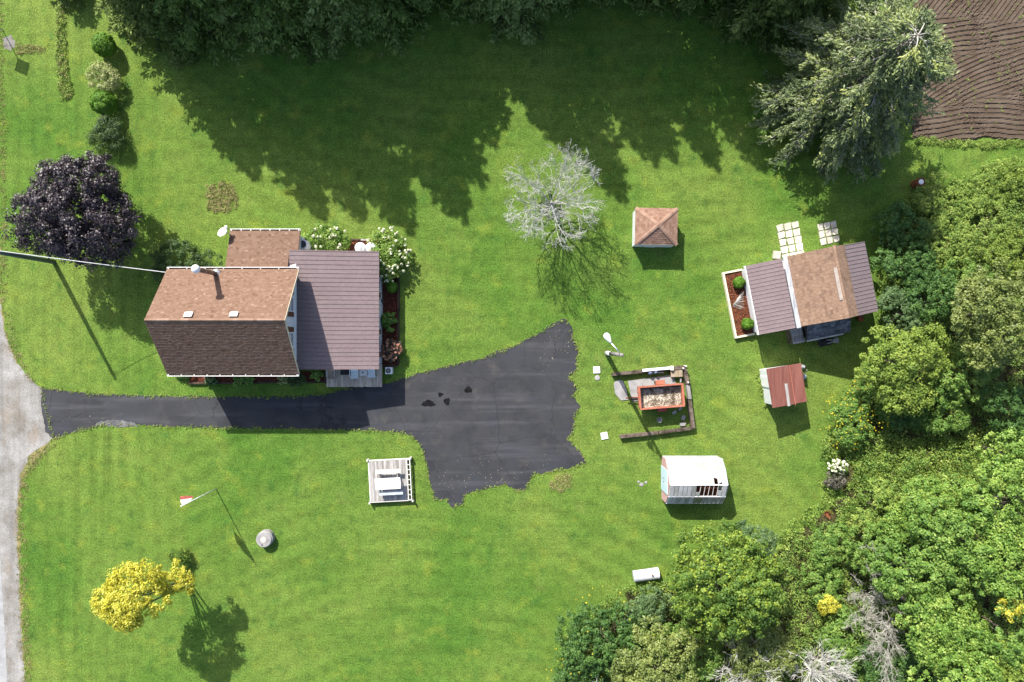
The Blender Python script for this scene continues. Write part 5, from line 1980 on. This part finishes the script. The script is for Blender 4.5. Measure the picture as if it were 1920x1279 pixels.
# ------------------------------------------------------------------ conifers
def conifer(name, label, base, h, r, mat, seed, group, dens=24, z0=.5, droop=.18, ln=.34, wdt=.12, pw=.58, step=.40):
    rng = np.random.default_rng(seed)
    t = thing(name, label, "tree", (base[0], base[1], 0), 0, group)
    C_, Nn, D_, T_ = [], [], [], []
    br = MB()
    z = z0
    while z < h - .25:
        L0 = r * (1 - z / h) ** pw
        nb = 8 if L0 > 1 else 5
        a0 = rng.uniform(0, 6.28)
        for k in range(nb):
            az = a0 + 2 * math.pi * k / nb + rng.normal() * .18
            L = L0 * rng.uniform(.78, 1.18)
            u = np.array([math.cos(az), math.sin(az), 0])
            s = np.array([-u[1], u[0], 0])
            zb = z + rng.uniform(-.15, .15)
            m = int(L * dens) + 6
            tt = np.sqrt(rng.uniform(.03, 1, m))
            zz = zb + L * (.10 * tt - (droop + .12) * tt ** 2 + .10 * tt ** 4)
            side = rng.normal(size=m) * .22 * L * (1.08 - tt) + rng.normal(size=m) * .06
            p = np.outer(tt * L, u) + np.outer(side, s)
            p[:, 2] = np.maximum(zz + rng.normal(size=m) * .07 - np.abs(side) * .15, .05)
            C_.append(p)
            Nn.append(np.tile([0, 0, 1.0], (m, 1)) + rng.normal(size=(m, 3)) * .5 + u * .25)
            D_.append(u + np.outer(np.sign(side) * .7, s))
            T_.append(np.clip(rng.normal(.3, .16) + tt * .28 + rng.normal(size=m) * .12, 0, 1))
            if L > .8:
                e = u * L * .95
                br.tube([(0, 0, zb), (e[0] * .5, e[1] * .5, zb + L * (.05 - (droop + .12) * .25)), (e[0], e[1], zb - L * (droop - .05))], [.035, .025, .008], 3, caps=False)
        z += step * rng.uniform(.85, 1.15) * (1 if L0 > 1.2 else .8)
    m = 60
    p = rng.normal(size=(m, 3)) * .12
    p[:, 2] = h - .5 + rng.uniform(0, .55, m)
    C_.append(p)
    Nn.append(rng.normal(size=(m, 3)))
    D_.append(np.tile([0, 0, 1.0], (m, 1)))
    T_.append(np.full(m, .7))
    C_, Nn, D_, T_ = np.concatenate(C_), np.concatenate(Nn), np.concatenate(D_), np.concatenate(T_)
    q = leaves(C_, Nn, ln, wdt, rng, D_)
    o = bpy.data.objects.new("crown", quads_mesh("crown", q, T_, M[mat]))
    COL.objects.link(o)
    o.parent = t
    br.tube([(0, 0, -.1), (0, 0, h * .5), (0, 0, h - .3)], [.24, .14, .02], 8)
    br.build("trunk", M['bark'], t)
    return t


for lab_, px_, py_, rp_, sd_ in (("dark green globe cedar ball nearest the spruces in the roadside shrub row", 195, 84, 22, 303), ("dark green globe cedar ball just below the pale cream shrub", 194, 193, 24, 305)):
    c, r = at(px_, py_, rp_, .8)
    globe("globe_cedar", lab_, c, r, .86, sd_, "globe cedars in the roadside row")
c, r = at(735, 538, 12, .45)
globe("ball_shrub", "small clipped bright green ball in the long mulch bed", c, r, .42, 105, None, 4000, .04)
for lab_, yy_ in (("clipped bright green ball in the planter nearer the paving slabs", 1.62), ("clipped bright green ball in the planter nearer the driveway side", -1.5)):
    x, y, z = wl(-5.35, yy_)
    globe("ball_shrub", lab_, (x, y, .62), .47, .43, int(200 + yy_ * 10), "clipped balls in the planter", 4000, .05)
row = [  # base pixel, height, radius, material, label
    (138, -22, 2.8, 1.9, 'juniper', "short conifer at the roadside corner of the top tree line"),
    (270, -12, 6.6, 2.7, 'juniper', "dark conifer at the road end of the row behind the globe cedars"),
    (318, 18, 11.8, 4.2, 'juniper', "broad dark conifer reaching furthest onto the lawn near the shrub row"),
    (398, 8, 15.0, 4.5, 'spruce', "tall grey green spruce third from the road end of the row"),
    (458, -10, 15.8, 4.0, 'bluespruce', "tall blue green spruce beside the third spruce of the row"),
    (545, 2, 16.2, 4.7, 'spruce', "tallest dark spruce in the middle of the row above the lean-to"),
    (655, -2, 15.6, 4.6, 'bluespruce', "blue green spruce with heavy drooping sprays above the big lawn"),
    (722, 0, 13.0, 4.0, 'spruce', "dark spruce just past the drooping blue green one"),
    (800, -45, 10.6, 3.8, 'spruce', "dark spruce standing further back before the gap in the row"),
    (905, -40, 12.0, 3.7, 'spruce', "mid height spruce above the bare pale tree"),
    (968, -8, 14.4, 4.0, 'bluespruce', "spruce whose shadow points at the hipped hut"),
    (1075, -62, 13.6, 3.8, 'spruce', "set back dark spruce one past the hut shadow spruce"),
    (1150, -58, 14.0, 3.8, 'spruce', "set back dark spruce two past the hut shadow spruce"),
    (1235, -60, 14.2, 4.0, 'juniper', "shaded conifer deep in the corner above the lawn"),
    (1330, -62, 14.0, 4.0, 'spruce', "dark conifer beside the shaded corner of the lawn"),
    (480, -110, 16.0, 4.4, 'spruce', "tall dark spruce added for its shadow in the second rank behind the middle of the row"),  # second rank: extra trees added to fill gaps in the row's shadow
    (610, -105, 16.5, 4.4, 'bluespruce', "tall blue green spruce added for its shadow in the second rank behind the drooping one"),
    (735, -95, 13.8, 4.2, 'spruce', "tall dark spruce added for its shadow in the second rank above the lawn centre"),
    (868, -100, 14.4, 4.0, 'spruce', "dark spruce added for its shadow in the second rank above the bare pale tree"),
    (1020, -95, 15.0, 4.2, 'spruce', "dark spruce added for its shadow in the second rank toward the hipped hut"),
    (1290, -110, 15.0, 4.2, 'juniper', "shaded conifer added for its shadow in the second rank near the big grey green tree"),
    (1505, -12, 10.8, 3.9, 'juniper', "dark conifer filling the corner behind the big grey green tree"),
    (1415, 10, 12.5, 4.2, 'juniper', "dark feathery conifer right behind the big grey green tree"),
]
for i, (px, py, h, r, mt, lab) in enumerate(row):
    conifer("spruce_tree" if mt != 'juniper' else "conifer_tree", lab, P(px, py), h, r, mt, 400 + i, "conifers along the top edge of the lawn", dens=26 if py > -30 else 20)


# ------------------------------------------------------------------ the big grey-green conifer
def feathery(label, base, h, r, seed):
    rng = np.random.default_rng(seed)
    t = thing("feathery_conifer", label, "tree", (base[0], base[1], 0))
    C_, Nn, D_, T_ = [], [], [], []
    br = MB()
    tw = MB()
    z = .8
    while z < h - .4:
        f = z / h
        L0 = r * (1 - f ** 2.2) ** .75 * (.75 + .25 * min(1, z / 2.5))
        nb = 9 if L0 > 2 else 6
        a0 = rng.uniform(0, 6.28)
        for k in range(nb):
            az = a0 + 2 * math.pi * k / nb + rng.normal() * .25
            L = L0 * rng.uniform(.72, 1.12)
            u = Vector((math.cos(az), math.sin(az), 0))
            s = Vector((-u.y, u.x, 0))
            rise = rng.uniform(.05, .45) * (0.4 + f)
            fall = rng.uniform(.25, .5)
            tone = rng.normal(.38, .2)
            def bp(q):
                return u * (L * q) + Vector((0, 0, z + L * (rise * q - fall * q * q)))
            br.tube([bp(0), bp(.35), bp(.7), bp(1)], [.06, .042, .026, .008], 4, caps=False)
            ns = int(5 + L * 3.2)
            for j in range(ns):
                q = rng.uniform(.3, 1)
                p0 = bp(q)
                sg = rng.choice([-1, 1])
                ln_ = rng.uniform(.5, 1.25) * (1.2 - .5 * q)
                dv = (u * rng.uniform(.6, 1.1) + s * sg * rng.uniform(.15, .8) + Vector((0, 0, rng.uniform(-.5, .15)))).normalized()
                p1 = p0 + dv * ln_ + Vector((0, 0, -.12 * ln_))
                if rng.random() < .42:
                    tw.tube([p0, p1], [.018, .006], 3, caps=False)
                m = int(17 * ln_) + 7
                g_ = rng.uniform(.15, 1.08, m)
                pts = np.array(p0)[None] * (1 - g_[:, None]) + np.array(p1)[None] * g_[:, None] + rng.normal(size=(m, 3)) * .085
                C_.append(pts)
                Nn.append(np.tile([0, 0, .9], (m, 1)) + rng.normal(size=(m, 3)) * .6)
                D_.append(np.tile(np.array(dv), (m, 1)) + rng.normal(size=(m, 3)) * .35)
                T_.append(np.clip(tone + (.28 if rng.random() < .14 else 0) + g_ * .18 + rng.normal(size=m) * .1, 0, 1))
        z += .42 * rng.uniform(.8, 1.2)
    C_, Nn, D_, T_ = np.concatenate(C_), np.concatenate(Nn), np.concatenate(D_), np.concatenate(T_)
    C_[:, 2] = np.maximum(C_[:, 2], .08)
    o = bpy.data.objects.new("crown", quads_mesh("crown", leaves(C_, Nn, .27, .085, rng, D_), T_, M['larch']))
    COL.objects.link(o)
    o.parent = t
    tw.build("twigs", M['palebark'], t, kind="stuff")
    br.build("branches", M['twig'], t, kind="stuff")
    mb = MB()
    mb.tube([(0, 0, -.1), (.05, 0, h * .5), (0, 0, h - .4)], [.32, .2, .03], 10)
    mb.build("trunk", M['bark'], t)


feathery("huge feathery grey green conifer between the lawn and the ploughed field", P(1552, 194), 11.9, 5.9, 500)


# ------------------------------------------------------------------ bare trees
def bare(name, label, base, seed, mat, lean=(0, 0), h=6.0, limbs=9, spread=1.0, r0=.14, split=1.6, group=None, dirbias=None, lv=3, spur=6, twig=.012, bound=None, thin=.42):
    rng = np.random.default_rng(seed)
    t = thing(name, label, "tree", (base[0], base[1], 0), 0, group)
    mb = MB()

    def grow(p, d, L, r, lev):
        n_ = 4
        if bound is not None:
            e = p + d * L - Vector(bound[0])
            q_ = math.sqrt((e.x / bound[1]) ** 2 + (e.y / bound[1]) ** 2 + (e.z / bound[2]) ** 2)
            if q_ > 1:
                L = L * max(.25, 1.5 - q_ * .9)
        pts = [p.copy()]
        dd = d.copy()
        for i in range(n_):
            dd = (dd + Vector(rng.normal(size=3) * .16) + Vector((0, 0, .05))).normalized()
            pts.append(pts[-1] + dd * (L / n_))
        rad = [r * (1 - .75 * i / n_) for i in range(n_ + 1)]
        mb.tube(pts, rad, 5 if lev > 1 else (4 if lev == 1 else 3), caps=False)
        if lev > 0:
            kk = spur if lev > 1 else spur + 1
            for j in range(kk):
                i = min(n_, 1 + int(n_ * (.15 + .85 * (j + rng.random()) / kk)))
                q = pts[i]
                ax = Vector(rng.normal(size=3))
                nd = (dd * .9 + ax.normalized() * .75).normalized()
                grow(q, nd, L * rng.uniform(.38, .6), max(twig, r * .42), lev - 1)

    top = Vector((lean[0], lean[1], split))
    mb.tube([(0, 0, -.1), (lean[0] * .4, lean[1] * .4, split * .5), top], [r0 * 1.4, r0 * 1.1, r0], 8, caps=False)
    for k in range(limbs):
        az = 2 * math.pi * k / limbs + rng.normal() * .3
        el = rng.uniform(.25, 1.0)
        d = Vector((math.cos(az) * spread, math.sin(az) * spread, el)).normalized()
        if dirbias is not None:
            d = (d * .55 + Vector(dirbias)).normalized()
        s = Vector((0, 0, 0)).lerp(top, rng.uniform(.6, 1))
        grow(s, d, h * .55 * rng.uniform(.8, 1.15), r0 * thin, lv)
    mb.build("branches", M[mat], t)
    return t


bare("bare_tree", "leafless pale silver tree alone on the lawn above the driveway", P(1042, 404), 601, 'silverbark', (-.5, .6), 6.9, 16, 1.0, .15, 1.9, lv=3, spur=6, twig=.011, bound=((-.5, .7, 3.7), 3.9, 2.8), thin=.34)
shrub("leafy_shrub", "low yellow green growth around the foot of the bare silver tree", 1030, 378, 24, .4, 'lime', 602, 34, 36, .13, .45, 22)
bare("bare_tree", "bleached leafless tree at the bottom edge nearest the open lawn", P(1092, 1290), 603, 'palebark', (0, 0), 4.2, 14, .8, .08, 1.5, "bleached trees at the bottom edge", lv=2, spur=6)
bare("bare_tree", "large bleached leafless tree at the bottom edge below the round tree", P(1368, 1255), 604, 'palebark', (0, 0), 5.2, 20, .75, .085, 1.6, "bleached trees at the bottom edge", lv=2, spur=7)
bare("bare_tree", "dense bleached leafless tree at the bottom edge with upright white twigs", P(1508, 1243), 605, 'palebark', (0, 0), 4.6, 20, .5, .08, 1.6, "bleached trees at the bottom edge", lv=2, spur=7)
bare("dead_tree", "grey leafless tree spreading its fine twigs among the green crowns", P(1632, 1105), 606, 'twig', (-.3, 0), 4.6, 9, 1.0, .085, 2.6, "grey dead trees in the thicket", (-.55, .28, .12), lv=3, spur=5)
bare("dead_tree", "grey leafless tree leaning flat above the bleached ones", P(1648, 1152), 607, 'twig', (-.3, -.2), 4.8, 8, 1.0, .09, 2.4, "grey dead trees in the thicket", (-.7, -.12, .05), lv=3, spur=5)

# ------------------------------------------------------------------ thicket on the far side: every crown a tree of its own
wood = [  # px, py, rpx, z, rz, material, clumps, leaves per clump, leaf, name, label
    (1690, 680, 92, 2.6, 2.3, 'lime', 150, 85, .19, "spreading_tree", "broad yellow green round tree just beyond the workshop corner"),
    (1885, 585, 105, 4.6, 2.6, 'olive', 140, 85, .19, "olive_tree", "tall olive leaved tree at the picture edge level with the workshop"),
    (1800, 700, 66, 2.2, 1.6, 'mid', 80, 70, .17, "green_bush", "mid green bush tucked beside the yellow green round tree"),
    (1880, 770, 60, 2.2, 1.6, 'dark', 70, 70, .17, "dark_bush", "dark bush in the shaded hollow at the edge below the olive tree"),
    (1690, 425, 48, 1.1, 1.0, 'dark', 70, 60, .16, "dark_bush", "dark bush nearest the burn barrel in the big tree shadow"),
    (1690, 500, 56, 1.4, 1.2, 'dark', 80, 60, .17, "dark_bush", "dark bush beside the middle of the metal lean-to roof"),
    (1745, 565, 60, 1.6, 1.3, 'dark', 80, 60, .17, "dark_bush", "dark bush between the workshop and the olive tree"),
    (1690, 585, 46, 1.4, 1.2, 'blue', 60, 60, .17, "dark_bush", "blue green bush at the lower corner of the metal lean-to"),
    (1775, 385, 58, 1.2, 1.0, 'weed', 80, 60, .17, "scrub_bush", "light scrubby bush below the ploughed field"),
    (1845, 340, 46, 1.0, .9, 'weed', 70, 60, .17, "scrub_bush", "light scrubby bush nearest the ploughed field edge"),
    (1895, 345, 48, 1.2, 1.0, 'lime', 70, 60, .17, "scrub_bush", "yellowish scrub bush at the picture edge below the field"),
    (1850, 425, 66, 1.6, 1.3, 'weed', 90, 60, .18, "scrub_bush", "large pale scrub bush in the sunlit corner"),
    (1790, 465, 56, 1.5, 1.2, 'weed', 80, 60, .17, "scrub_bush", "pale scrub bush at the rim of the tree shadow"),
    (1905, 470, 50, 1.6, 1.3, 'lime', 70, 60, .17, "scrub_bush", "yellow green scrub bush just above the olive tree"),
    (1820, 540, 52, 1.6, 1.3, 'mid', 70, 60, .17, "green_bush", "green bush between pale scrub and the olive tree"),
    (1640, 745, 52, 1.2, 1.0, 'mid', 80, 60, .15, "goldenrod_bush", "leafy bush with yellow goldenrod tips behind the red shed"),
    (1590, 790, 48, 1.0, .8, 'mid', 70, 60, .15, "goldenrod_bush", "low leafy bush with the brightest goldenrod at the lawn edge"),
    (1700, 760, 48, 1.1, .9, 'dark', 70, 60, .15, "green_bush", "dark green weedy bush below the yellow green round tree"),
    (1770, 770, 48, 1.2, 1.0, 'mid', 60, 60, .16, "green_bush", "green weedy bush near the bare soil hollow"),
    (1895, 850, 62, 3.0, 2.0, 'maple', 80, 70, .18, "green_tree", "fresh green tree at the picture edge above the big thicket"),
    (1885, 950, 88, 6.0, 2.8, 'maple', 130, 80, .19, "green_tree", "tall fresh green tree at the picture edge below the soil hollow"),
    (1745, 952, 86, 3.2, 2.2, 'maple', 130, 75, .19, "green_tree", "broad fresh green tree beside the white flowering shrub"),
    (1640, 945, 54, 1.3, 1.1, 'weed', 80, 60, .16, "green_bush", "light green low bush next to the white flowering shrub"),
    (1800, 1010, 96, 5.4, 2.8, 'mid', 130, 80, .19, "green_tree", "mid green tree in the middle of the big thicket"),
    (1630, 1010, 66, 1.8, 1.4, 'mid', 90, 65, .17, "green_bush", "mid green bush above the grey dead trees"),
    (1560, 1020, 48, 1.1, 1.0, 'mid', 80, 65, .16, "green_bush", "low green bush between the rust heap and the grey dead trees"),
    (1540, 1095, 42, .9, .8, 'mid', 80, 65, .16, "green_bush", "leafy bush between the round tree and the grey dead trees"),
    (1720, 1075, 78, 4.6, 2.4, 'mid', 100, 75, .18, "green_tree", "mid green tree just past the grey dead trees"),
    (1900, 1055, 84, 6.8, 2.8, 'maple', 110, 80, .19, "green_tree", "tall green tree at the picture edge in the middle of the thicket"),
    (1760, 1165, 92, 5.0, 2.6, 'maple', 130, 80, .19, "green_tree", "bright green tree crowding the grey dead trees"),
    (1865, 1170, 82, 6.4, 2.8, 'mid', 110, 80, .19, "green_tree", "mid green tree one crown in from the picture edge"),
    (1800, 1260, 88, 6.0, 2.8, 'maple', 120, 80, .19, "green_tree", "bright green tree at the bottom edge of the thicket"),
    (1905, 1265, 76, 6.6, 2.8, 'lime', 100, 80, .19, "green_tree", "yellowish green tree in the bottom corner"),
    (1670, 1245, 62, 2.0, 1.5, 'dark', 70, 65, .17, "dark_bush", "dark bush at the bottom below the grey dead trees"),
    (1590, 1200, 58, 1.2, 1.0, 'mid', 70, 60, .16, "green_bush", "green bush at the bottom beside the upright bleached tree"),
    (1350, 1083, 100, 3.9, 3.3, 'yellowgreen', 190, 90, .17, "rounded_tree", "big round yellow tinged tree below the greenhouse"),
    (1395, 1025, 50, 3.0, 1.6, 'blue', 70, 80, .15, "blue_green_bush", "grey blue green bush at the top of the big round tree"),
    (1132, 1192, 84, 1.7, 1.6, 'dark', 140, 80, .16, "vine_bush", "dark vine covered mound at the lawn edge"),
    (1215, 1130, 52, 1.3, 1.2, 'blue', 80, 65, .16, "green_bush", "blue green bush growing around the pale tank"),
    (1225, 1190, 52, 1.3, 1.1, 'mid', 80, 65, .16, "green_bush", "green bush between the vine mound and the round tree"),
    (1240, 1255, 84, 3.0, 2.0, 'olive', 120, 80, .17, "olive_tree", "olive green feathery tree at the bottom edge"),
    (1420, 1215, 62, 2.4, 1.6, 'olive', 80, 70, .17, "olive_tree", "smaller olive green tree below the round tree"),
    (1310, 1235, 46, 1.0, .9, 'mid', 60, 70, .17, "green_bush", "low green bush behind the large bleached tree"),
    (1090, 1270, 56, 1.0, .9, 'dark', 60, 60, .16, "vine_bush", "dark vine mound at the bottom edge by the lawn"),
]


def gold_tips(n):
    def fn(t, cl, rad, rng, cc):
        blooms('goldflower', n * 3, .10, 0, .2, 8)(t, cl, rad, rng, cc)
    return fn


for i, (px, py, rp, z, rz, mt, ncl, per, lf, nm, lab) in enumerate(wood):
    c, r = at(px, py, rp * 1.16, z)
    tree = nm.endswith("tree")
    if nm == 'scrub_bush':
        rz, r = rz * .6, r * 1.08
        c = (c[0], c[1], c[2] * .6)
    ex = None
    if nm == "goldenrod_bush":
        ex = gold_tips(26)
    elif nm == "vine_bush":
        ex = gold_tips(9)
    broad(nm, lab, "tree" if tree else "bush", c, (r, r * .94, rz), mt, int((34 + 25 * r * r) * (1.6 if nm == 'rounded_tree' else 1)), 44, .165 if tree else (.11 if nm == 'scrub_bush' else .135), 700 + i, "trees and bushes of the thicket" if True else None,
          clump=.30 if tree else .30, zmin=-.45, r0=.14 if tree else .05, flat=.7, up=.6, lobez=-.6 if nm == 'rounded_tree' else -.05, lobes=int((5 + 2.6 * r) * (1.5 if nm == 'rounded_tree' else 1)), cabs=.34 if tree else .26, crown_name="crown" if tree else "foliage", extra=ex)
shrub("white_shrub", "white blossoming shrub at the lawn edge below the goldenrod", 1570, 874, 17, .5, 'weed', 760, 30, 40, .12, .45, 12, blooms('petal', 40, .17, 5, .0))
shrub("brown_shrub", "dead brownish shrub just below the white blossoming one", 1565, 899, 23, .5, 'greygreen', 761, 44, 44, .11, .5, 19)


# ------------------------------------------------------------------ ground cover
def inside_poly(pts, poly):
    poly = np.array(poly)
    ins = np.zeros(len(pts), bool)
    j = len(poly) - 1
    for i in range(len(poly)):
        xi, yi = poly[i]
        xj, yj = poly[j]
        ins ^= ((yi > pts[:, 1]) != (yj > pts[:, 1])) & (pts[:, 0] < (xj - xi) * (pts[:, 1] - yi) / (yj - yi + 1e-12) + xi)
        j = i
    return ins


def cover(name, pix, n, per, mat, seed, hgt=(.1, .5), leaf=.14, cr=.22, aspect=.5, clear=((1548, 962, 20), (1567, 886, 32))):
    rng = np.random.default_rng(seed)
    poly = np.array([P(x, y) for x, y in pix])
    lo, hi = poly.min(0), poly.max(0)
    pts = rng.uniform(lo, hi, (n * 4, 2))
    pts = pts[inside_poly(pts, poly)][:n]
    for ex_, ey_, er_ in clear:
        a_, b_ = P(ex_, ey_)
        pts = pts[np.hypot(pts[:, 0] - a_, pts[:, 1] - b_) > er_ * .04]
    n = len(pts)
    idx = np.repeat(np.arange(n), per)
    q = dirs(len(idx), rng, -.2)
    h = rng.uniform(hgt[0], hgt[1], n)
    c = np.concatenate([pts[idx], (h * .6)[idx][:, None]], 1) + q * np.stack([np.full(n, cr), np.full(n, cr), h * .5], 1)[idx] * rng.uniform(.5, 1.1, (len(idx), 1))
    c[:, 2] = np.maximum(c[:, 2], .02)
    qd = leaves(c, q * .7 + rng.normal(size=q.shape) * .45 + np.array([0, 0, .5]), leaf, leaf * aspect, rng)
    o = bpy.data.objects.new(name, quads_mesh(name, qd, rng.uniform(.1, .8, n)[idx] * .6 + rng.uniform(0, .5, len(idx)), M[mat]))
    o["kind"] = "stuff"
    COL.objects.link(o)
    return o


WP = [(1550, 800), (1600, 700), (1642, 640), (1652, 420), (1722, 352), (1830, 320), (1990, 310), (1990, 1330), (1060, 1330), (1052, 1290), (1052, 1190), (1092, 1140), (1190, 1092), (1252, 1085), (1262, 1030), (1440, 1012), (1500, 962), (1545, 930), (1532, 860)]
cover("undergrowth", WP, 3600, 26, 'weed', 801, (.15, .8), .16, .32)
cover("weeds", [(1540, 835), (1700, 825), (1860, 815), (1900, 850), (1860, 900), (1600, 920), (1545, 900)], 900, 24, 'lime', 802, (.1, .35), .13, .25)
cover("bed_weeds", [(1415, 700), (1428, 697), (1441, 757), (1432, 762)], 40, 14, 'weed', 803, (.1, .25), .11, .14)
DW = [(108, -10), (122, -10), (126, 120), (138, 180), (112, 190), (106, 100)]
cover("ditch_weeds", DW, 260, 16, 'weed', 804, (.05, .22), .12, .16, .35)
cover("ditch_weeds", DW, 90, 10, 'drygrass', 814, (.05, .22), .12, .14, .3)
cover("verge_weeds", [(30, 82), (82, 88), (86, 98), (30, 102)], 90, 12, 'drygrass', 805, (.03, .1), .10, .15, .3)
cover("bush_floor_weeds", WP, 3800, 30, 'mid', 815, (.2, .9), .13, .36)
cover("dry_grass", [(388, 350), (415, 343), (442, 350), (444, 388), (420, 400), (390, 394)], 150, 14, 'drygrass', 806, (.03, .1), .2, .2, .2)
cover("dry_grass", [(1030, 908), (1048, 890), (1072, 889), (1070, 914), (1050, 921), (1034, 918)], 80, 12, 'drygrass', 807, (.02, .06), .12, .18, .3)
for nm_, sd_, pix_ in (("roadside_grass", 810, [(-6, -20), (6, -20), (14, 555), (30, 640), (60, 700), (82, 724), (72, 730), (44, 705), (12, 650), (-2, 560)]),
                       ("roadside_grass", 811, [(104, 818), (116, 824), (78, 858), (56, 892), (46, 960), (48, 1060), (54, 1160), (62, 1300), (44, 1300), (36, 1150), (31, 1040), (30, 950), (38, 885), (58, 848)])):
    cover(nm_, pix_, 420, 12, 'drygrass', sd_, (.02, .08), .11, .18, .25)
rng = np.random.default_rng(77)
dp = np.concatenate([np.stack([rng.uniform(815, 1085, 170), rng.normal(898, 16, 170)], 1), np.stack([rng.normal(1045, 16, 70), rng.normal(640, 22, 70)], 1), np.stack([rng.uniform(90, 300, 20), rng.normal(790, 10, 20)], 1)])
drive_in = [(90, 740), (330, 750), (600, 750), (760, 715), (900, 682), (1040, 612), (1066, 620), (1072, 780), (1060, 830), (1085, 862), (1000, 880), (960, 905), (880, 912), (845, 935), (815, 925), (800, 860), (770, 805), (600, 798), (100, 800)]
dp = dp[inside_poly(dp, drive_in)]
w = np.array([P3(a, b, 0) for a, b in dp])
w[:, 2] = .03
q = leaves(w, rng.normal(size=w.shape) * .3 + np.array([0, 0, 1]), .06, .045, rng)
o = bpy.data.objects.new("loose_gravel", quads_mesh("loose_gravel", q, rng.random(len(w)), M['leaflitter']))
o["kind"] = "stuff"
COL.objects.link(o)

cover("needle_litter", [(230, 60), (420, 100), (560, 118), (700, 112), (800, 70), (800, -60), (230, -60)], 500, 10, 'drygrass', 816, (.01, .05), .14, .22, .3)

shrub("yellow_sapling", "small yellow leaved sapling beside the grey dead trees", 1552, 1133, 20, 1.6, 'gold', 770, 34, 40, .11, .8, cat="sapling")
shrub("yellow_sapling", "yellow leaved branch tips at the picture edge in the thicket", 1892, 1138, 26, 7.6, 'gold', 771, 34, 40, .13, .9, cat="sapling")


def edge_tufts(name, pix, n, mat, seed, off=.06, leaf=.11):
    rng = np.random.default_rng(seed)
    p = np.array([P(x, y) for x, y in pix])
    q = np.roll(p, -1, 0)
    L = np.hypot(*(q - p).T)
    k = rng.choice(len(p), n, p=L / L.sum())
    c = p[k] + (q - p)[k] * rng.random((n, 1)) + rng.normal(size=(n, 2)) * off
    idx = np.repeat(np.arange(n), 7)
    d = dirs(len(idx), rng, .1)
    c3 = np.concatenate([c[idx], np.full((len(idx), 1), .03)], 1) + d * np.array([.09, .09, .06])
    o = bpy.data.objects.new(name, quads_mesh(name, leaves(c3, d * .5 + rng.normal(size=d.shape) * .5 + np.array([0, 0, .6]), leaf, leaf * .32, rng), rng.random(len(idx)), M[mat]))
    o["kind"] = "stuff"
    COL.objects.link(o)


DRIVE = [(78, 727), (180, 739), (330, 743), (460, 744), (560, 743), (608, 740), (650, 728), (755, 709), (830, 688), (905, 672), (962, 650), (1010, 625), (1060, 597), (1077, 640), (1084, 655), (1081, 695), (1068, 706), (1083, 730), (1073, 740), (1088, 762), (1075, 785), (1078, 803), (1065, 825), (1084, 842), (1099, 866), (1078, 876), (1030, 885), (1000, 890), (985, 917), (970, 919), (945, 908), (900, 920), (874, 925), (868, 943), (848, 953), (836, 935), (815, 938), (808, 915), (795, 852), (785, 830), (770, 816), (740, 809), (640, 806), (440, 803), (330, 800), (196, 797), (150, 807), (100, 822)]
edge_tufts("edge_grass", DRIVE, 700, 'weed', 820, .08)
edge_tufts("edge_grass", DRIVE, 200, 'drygrass', 821, .05, .09)

cover("field_edge_weeds", [(1722, 256), (1780, 262), (1850, 266), (1930, 262), (1930, 276), (1850, 279), (1780, 275), (1722, 268)], 240, 14, 'weed', 830, (.05, .25), .12, .18, .35)
cover("field_weeds", [(1770, 0), (1925, 0), (1925, 250), (1745, 250)], 110, 8, 'weed', 831, (.14, .26), .09, .12, .4)
